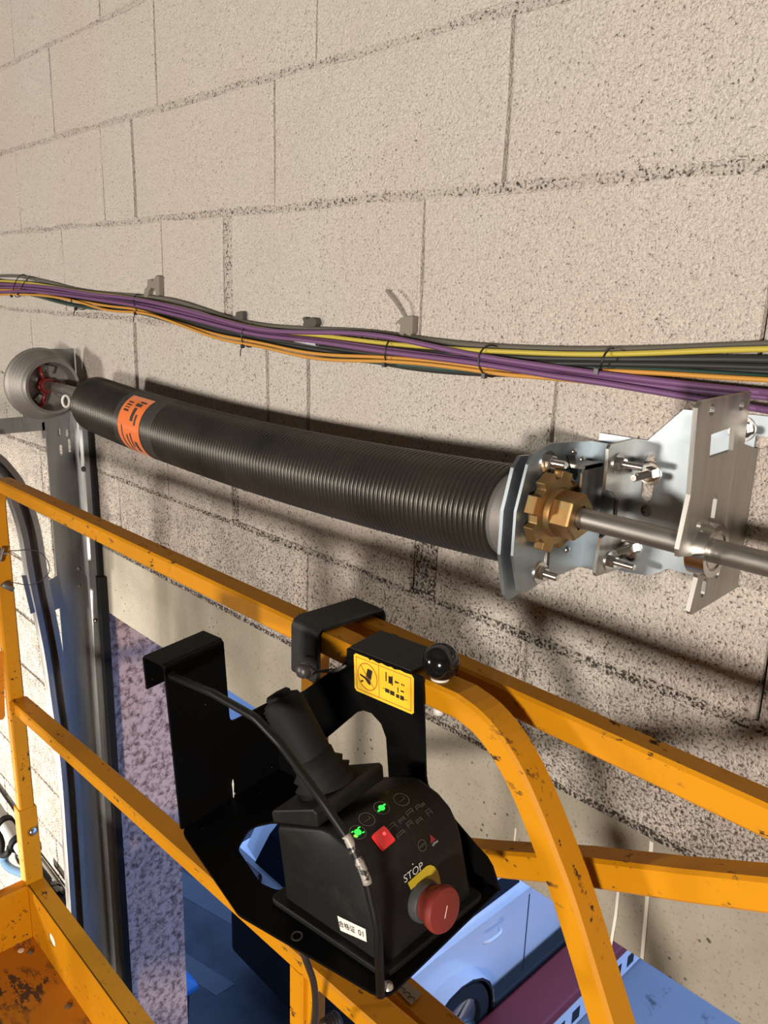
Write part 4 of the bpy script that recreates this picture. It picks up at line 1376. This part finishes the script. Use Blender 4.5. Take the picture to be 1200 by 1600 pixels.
shape_decal((674, 1310), [[(-.004, -.0032), (.004, -.0032), (0, .0042)]], mat('red_triangle_ink', (.22, .02, .03), .5), 'warning_triangle')
ring_decal((659, 1321), .0055, .0055, .0006, M_GREYINK, 'horn_symbol')
for p in ((659, 1321),):
    text_mesh('horn_text', 'HORN', .0034, M_GREYINK, decal_mx(p, .0009), ctl)
text_mesh('panel_text', 'LEMA', .0036, M_WHITEINK, decal_mx((679, 1317), .0009), ctl)
text_mesh('stop_text', 'STOP', .0112, M_WHITEINK, decal_mx((645, 1363), .0009), ctl)
shape_decal((644, 1350), [circ(0, 0, .0008, 8)], M_WHITEINK, 'paint_dot')
# emergency stop
mxe = decal_mx((660, 1406), 0)
Re = mxe.to_3x3()
ylw = [(636, 1379), (665, 1353), (671, 1351), (677, 1353), (683, 1360), (686, 1370), (688, 1382), (681, 1380), (675, 1374), (668, 1372), (660, 1374), (641, 1390)]
nf = surf((660, 1370))[1]
MB().add([surf(p)[0] + surf(p)[1] * .0009 for p in ylw], [tuple(range(len(ylw)))]).build('stop_plate', M_STKYEL2, ctl)
MB().lathe([(.0005, 0), (.0200, 0), (.0200, .005), (.0180, .009), (.0005, .009)], mxe, 28).build('stop_base', M_GREYPL, ctl, True, auto=40)
MB().lathe([(.0005, .008), (.0165, .008), (.0165, .013), (.0205, .0185), (.0222, .024), (.0222, .0265), (.0205, .0295), (.013, .0310), (.0005, .0315)], mxe, 32).build('stop_button', M_ESTOP, ctl, True, auto=45)
es = bpy.data.objects['stop_button']
MB().tube([mxe @ Vector((-.004 + .002 * t, -.005 + .0032 * t, .0314)) for t in range(4)], .0005, 5).build('scratch', mat('scratch_pale', (.6, .45, .35), .5), es)

# warning label on the back plate
lb = [lon(p, 1, -.0022) for p in ((556.5, 1020), (646.7, 1061), (646.7, 1121), (557, 1071))]
LTL, LTR, LBR, LBL = lb
lw, lh = (LTR - LTL).length, .0445
lc = Vector((.0005, -.0020, .0015))


def LB(u, v, off=0.0):
    return Vector((lc.x + u, lc.y - off, lc.z + v))


def lab(polys, mt, name, off, par):
    mb_ = MB()
    for pl in polys:
        mb_.add([LB(a, b, off) for a, b in pl], [tuple(range(len(pl)))])
    return mb_.build(name, mt, par)


HWd, HH = .0425, .0235
edge_t = [(HWd - .003, HH), (.030, HH - .0006), (.024, HH + .0003), (.016, HH - .0015), (.012, HH), (.006, HH - .0012), (-.002, HH), (-.006, HH - .0016), (-.016, HH), (-.018, HH - .0018), (-.022, HH)]
wl = lab([[(-HWd + .003, -HH), (HWd - .003, -HH), (HWd, -HH + .003), (HWd, HH - .003)] + edge_t + [(-HWd + .003, HH), (-HWd, HH - .003), (-HWd, -HH + .003)]], M_STKYEL, 'warning_label', 0, ctl)
wl['label'] = 'yellow warning label with a struck-out boot'


def frame(x0, z0, x1, z1, w_):
    return [[(x0, z0), (x1, z0), (x1, z0 + w_), (x0, z0 + w_)], [(x0, z1 - w_), (x1, z1 - w_), (x1, z1), (x0, z1)], [(x0, z0), (x0 + w_, z0), (x0 + w_, z1), (x0, z1)], [(x1 - w_, z0), (x1, z0), (x1, z1), (x1 - w_, z1)]]


lab(frame(-HWd + .0035, -HH + .0035, HWd - .0035, HH - .0035, .0006) + [rectp(-.006, 0, .0006, 2 * HH - .007)], M_REDINK, 'label_border', .0003, wl)
cx_ = -.0225
ringp = []
for i in range(28):
    a0, a1 = 2 * math.pi * i / 28, 2 * math.pi * (i + 1) / 28
    ringp.append([(cx_ + .0145 * math.cos(a0), .0165 * math.sin(a0)), (cx_ + .0145 * math.cos(a1), .0165 * math.sin(a1)), (cx_ + .0137 * math.cos(a1), .0157 * math.sin(a1)), (cx_ + .0137 * math.cos(a0), .0157 * math.sin(a0))])
lab(ringp + [[(cx_ - .0105, .0118), (cx_ - .0100, .0123), (cx_ + .0105, -.0118), (cx_ + .0100, -.0123)]], M_REDINK, 'prohibition_ring', .0005, wl)
lab([[(cx_ + .0005, .0105), (cx_ + .0075, .0095), (cx_ + .0050, -.0025), (cx_ - .0025, -.0005)], [(cx_ - .0030, -.0010), (cx_ + .0045, -.0030), (cx_ + .0040, -.0090), (cx_ + .0010, -.0085), (cx_ - .0040, -.0035), (cx_ - .0110, -.0015), (cx_ - .0112, .0005)], [(cx_ - .0105, -.0080), (cx_ - .0070, -.0060), (cx_ - .0060, -.0075), (cx_ - .0095, -.0100)]], M_INK, 'boot_symbol', .0004, wl)
lab([rectp(.0045, .0095, .0014, .011), rectp(.0105, .0075, .0050, .0085), rectp(.013, .0075, .0014, .011), rectp(.0200, .0078, .0045, .0016), [(.0165, .0078), (.0182, .0098), (.0182, .0058)], rectp(.0265, .0075, .0014, .002), rectp(.029, .0075, .0014, .002),
     rectp(.0060, -.0070, .006, .0045), rectp(.0130, -.0075, .0060, .0050), rectp(.0205, -.0085, .0045, .0040), rectp(.0265, -.0085, .0050, .0050), rectp(.021, -.001, .0011, .0065), rectp(.027, -.0005, .0045, .0016), rectp(.0305, -.009, .006, .0005), rectp(.001, -.006, .004, .0005)], M_INK, 'pictogram', .0004, wl)
# qualification sticker on the side of the box
sp4 = [surf(p)[0] + Vector((0, -.0009, 0)) for p in ((528, 1430), (572, 1451), (574, 1471), (533, 1453))]
sk = MB().add(sp4, [(0, 1, 2, 3)]).build('white_sticker', M_STKWHITE, ctl, label='white paper sticker')
sc_ = sum(sp4, Vector()) / 4
sx = ((sp4[1] - sp4[0]) + (sp4[2] - sp4[3])).normalized()
sy = sx.cross(Vector((0, -1, 0))).normalized()
sy = sy if sy.z > 0 else -sy
sn = sx.cross(sy)
smx = Matrix((sx, sy, sn)).transposed().to_4x4()
smx.translation = sc_ + sn * .0005
wid = (sp4[1] - sp4[0]).length
text_mesh('sticker_text', '合格证', .0074, M_INK, smx @ Matrix.Translation((-wid * .19, 0, 0)), sk)
text_mesh('sticker_number', '01', .0085, M_INK, smx @ Matrix.Translation((wid * .33, 0, 0)), sk)
for p in ((364, 1225), (366, 1240)):
    v = lon(p, 0, XLP + TH + .0006)
    MB().lathe([(.0005, .0008), (.0014, .0005), (.0016, 0)], axis_mx(v, (1, 0, 0)), 8).build('paint_splash', M_WHITEPL, ctl)
v0, v1 = lon((364, 1218), 0, XLP + TH + .0008), lon((365, 1246), 0, XLP + TH + .0008)
MB().tube([v0, v0 + (v1 - v0) * .25, v0 + (v1 - v0) * .6, v1], [.0004, .0013, .0008, .0005], 6).build('paint_drip', M_WHITEPL, ctl)
MB().lathe([(.0005, .004), (.0045, .003), (.0055, 0)], axis_mx((.141, -.166, ZB), (0, 0, 1)), 12).build('tray_screw', mat('pale_screw', (.45, .42, .38), .4, .5), ctl, True)

# cable from below the tray to a coil behind the rail
cb = thing('control_cable', 'black control cable hanging from the tray with a coiled end', 'cable', onY((492, 1600), YM - .02))
cp = [onY((472, 1484), YM - .075), onY((480, 1505), YM - .070), onY((490, 1535), YM - .055), onY((493, 1570), YM - .045), onY((491, 1600), YM - .04), onY((486, 1640), YM - .035)]
keep(MB().tube(catmull(cp, 5), .0042, 10).build('lead', M_CBLK, None, True), cb)
cc = onY((508, 1610), YM + .03)
coilp = [cc + Vector((.012 * math.cos(a * .5), .004 * a * .1, .012 * math.sin(a * .5))) for a in range(60)]
keep(MB().tube(coilp, .0040, 8).build('coil', M_CBLK, None, True), cb)

# ================================================================== OUTSIDE: CAR, RAMP, BIN
car = thing('white_car', 'white hatchback parked nose out in the yard below the control box', 'car', (-3.58, 3.9, 0))
CAR_PLACE = ((-3.575, 4.12, 0), (.99, 1.10, 1.10))
HWc = .89
WY0, WY1, WR = 2.45, 5.05, .345       # wheel centres (rear near the wall), arch radius


def side_poly(base):
    p_ = [(1.90, .30), (1.88, .45), (1.86, .62), (1.88, .86), (1.93, .98), (2.2, 1.00), (3.2, .985), (4.6, .93), (5.45, .82), (5.72, .66), (5.76, .45), (5.70, .26)]
    low_ = [(WY1 + WR, .22)] + [(WY1 + WR * math.cos(a), .30 + WR * math.sin(a)) for a in [i * math.pi / 10 for i in range(11)]] + [(WY1 - WR, .22)]
    low2 = [(WY0 + WR, .22)] + [(WY0 + WR * math.cos(a), .30 + WR * math.sin(a)) for a in [i * math.pi / 10 for i in range(11)]] + [(WY0 - WR, .22)]
    return p_ + low_ + low2


sp_ = side_poly(0)
CXc = -3.58
stations = [(-.89, .00), (-.885, .0), (-.84, -.02), (.84, -.02), (.885, .0), (.89, .0)]
bodyrings = []
for xo, k_ in ((-.78, .03), (-.86, .012), (-.89, 0), (.89, 0), (.86, .012), (.78, .03)):
    bodyrings.append([(CXc + (xo if z < .55 or abs(xo) < .88 else xo * (1 - .03 * (z - .55))), y + (3.66 - y) * k_ * .6, z + (.55 - z) * k_ if z > .5 else z) for y, z in sp_])
keep(MB().loft(bodyrings).build('body', M_CARW, None, True, auto=35), car)
# greenhouse
def gh(z, y0, y1, hw):
    return [(CXc - hw, y0, z), (CXc - hw * .7, y0 - .05, z), (CXc + hw * .7, y0 - .05, z), (CXc + hw, y0, z), (CXc + hw, y1, z), (CXc + hw * .7, y1 + .08, z), (CXc - hw * .7, y1 + .08, z), (CXc - hw, y1, z)]


keep(MB().loft([gh(.97, 1.97, 4.75, .83), gh(1.20, 2.05, 4.30, .77), gh(1.38, 2.20, 3.85, .70), gh(1.44, 2.32, 3.60, .64), gh(1.465, 2.5, 3.4, .5)]).build('cabin', M_CARW, None, True, auto=50), car)
glass = lambda q, nm: keep(MB().add(q, [tuple(range(len(q)))]).build(nm, M_CARGLASS, None), car)
for s in (-1, 1):
    hx = lambda z: CXc + s * (.83 - (z - .97) * .30 + .006)
    glass([(hx(1.02), 2.30, 1.02), (hx(1.02), 3.05, 1.02), (hx(1.34), 3.05, 1.34), (hx(1.34), 2.45, 1.34), (hx(1.16), 2.28, 1.16)], 'side_window')
    glass([(hx(1.02), 3.12, 1.02), (hx(1.02), 4.45, 1.02), (hx(1.34), 3.72, 1.34), (hx(1.34), 3.12, 1.34)], 'side_window')
    hxx = CXc + s * .893
    for y in (2.62, 3.52):
        keep(MB().tube(catmull([(hxx, y, .865), (hxx + s * .028, y + .03, .872), (hxx + s * .030, y + .13, .872), (hxx, y + .16, .868)], 4), .013, 8).build('door_handle', M_CARW, None, True), car)
    for y in (3.08, 4.28):
        keep(MB().box((hxx - .004 * s, y - .003, .36), (hxx + .0008 * s, y + .003, .95)).build('door_seam', M_CARBLK, None), car)
    keep(MB().box((CXc + s * .80, WY0 + WR, .20), (CXc + s * .898, WY1 - WR, .30)).build('sill', M_CARBLK, None, bevel=.01), car)
    for wy in (WY0, WY1):
        mxw = axis_mx((CXc + s * .70, wy, .305), (s, 0, 0))
        wh = keep(MB().lathe([(.20, 0), (.295, .0), (.305, .03), (.305, .15), (.295, .18), (.21, .185), (.20, .17), (.20, 0)], mxw, 32).build('tyre', M_TYRE, None, True, auto=40), car)
        rm = MB()
        rm.lathe([(.0005, .165), (.05, .165), (.06, .14), (.205, .15), (.205, .10), (.0005, .10)], mxw, 28)
        rmo = rm.build('rim', M_RIM, None, True, auto=35)
        rmo.parent = wh
        for kk in range(5):
            an = kk * 2 * math.pi / 5
            rr_ = MB().box((.04, -.02, .150), (.20, .02, .172), mxw @ Matrix.Rotation(an, 4, 'Z'))
            sp__ = rr_.build('spoke', M_RIM, None)
            sp__.parent = wh
        keep(MB().lathe([(.325, -.02), (.337, -.02), (.337, .186), (.325, .186)], axis_mx((CXc + s * .70, wy, .30), (s, 0, 0)), 28).build('wheel_arch', M_CARBLK, None, True), car)
    keep(MB().box((CXc + s * .66 - .10, 1.852, .84), (CXc + s * .66 + .14, 1.95, .94)).build('tail_lamp', M_TAIL, None, bevel=.03), car)
glass([(CXc - .62, 1.912, .99), (CXc + .62, 1.912, .99), (CXc + .56, 1.995, 1.20), (CXc + .50, 2.140, 1.38), (CXc - .50, 2.140, 1.38), (CXc - .56, 1.995, 1.20)], 'rear_window')
glass([(CXc - .72, 4.62, 1.03), (CXc + .72, 4.62, 1.03), (CXc + .60, 3.95, 1.36), (CXc - .60, 3.95, 1.36)], 'windscreen')
keep(MB().box((CXc - .80, 1.80, .24), (CXc + .80, 1.98, .82)).build('rear_bumper', M_CARBLK, None, bevel=.06, seg=4), car)

car.location = CAR_PLACE[0]
car.scale = CAR_PLACE[1]
ramp = thing('red_ramp', 'long dark red low ramp with a black and white checked edge beside the car', 'ramp', (-2.5, 4.3, 0))
keep(MB().box((-2.68, 2.2, 0.0), (-2.36, 6.8, .30)).build('ramp_body', M_RAMP, None, bevel=.02), ramp)
keep(MB().box((-2.36, 2.2, .015), (-2.352, 6.8, .225)).build('edge_board', M_CHKW, None), ramp)
for k in range(24):
    yk = 2.24 + k * .19
    keep(MB().box((-2.353, yk, .065), (-2.349, yk + .095, .165)).build('check_square', M_CARBLK, None), ramp)

bn = thing('blue_bin', 'blue plastic bin with a raised lid just outside the door jamb', 'bin', (-3.86, .86, 0))
keep(MB().loft([[(-3.86 + a * k_, .86 + b * k_, z) for a, b in ((-.22, -.22), (.22, -.22), (.22, .22), (-.22, .22))] for z, k_ in ((0.0, .8), (.05, .84), (.95, 1.0))]).build('bin_body', mat('dark_blue_bin', (.008, .02, .05), .5), None, bevel=.02), bn)
keep(MB().loft([[(-3.86 + a * k_, .86 + b * k_, z) for a, b in ((-.25, -.26), (.25, -.26), (.25, .26), (-.25, .26))] for z, k_ in ((.95, 1.0), (.99, 1.0), (1.04, .8), (1.05, .6))]).build('bin_lid', M_BLUEPL, None, bevel=.012), bn)
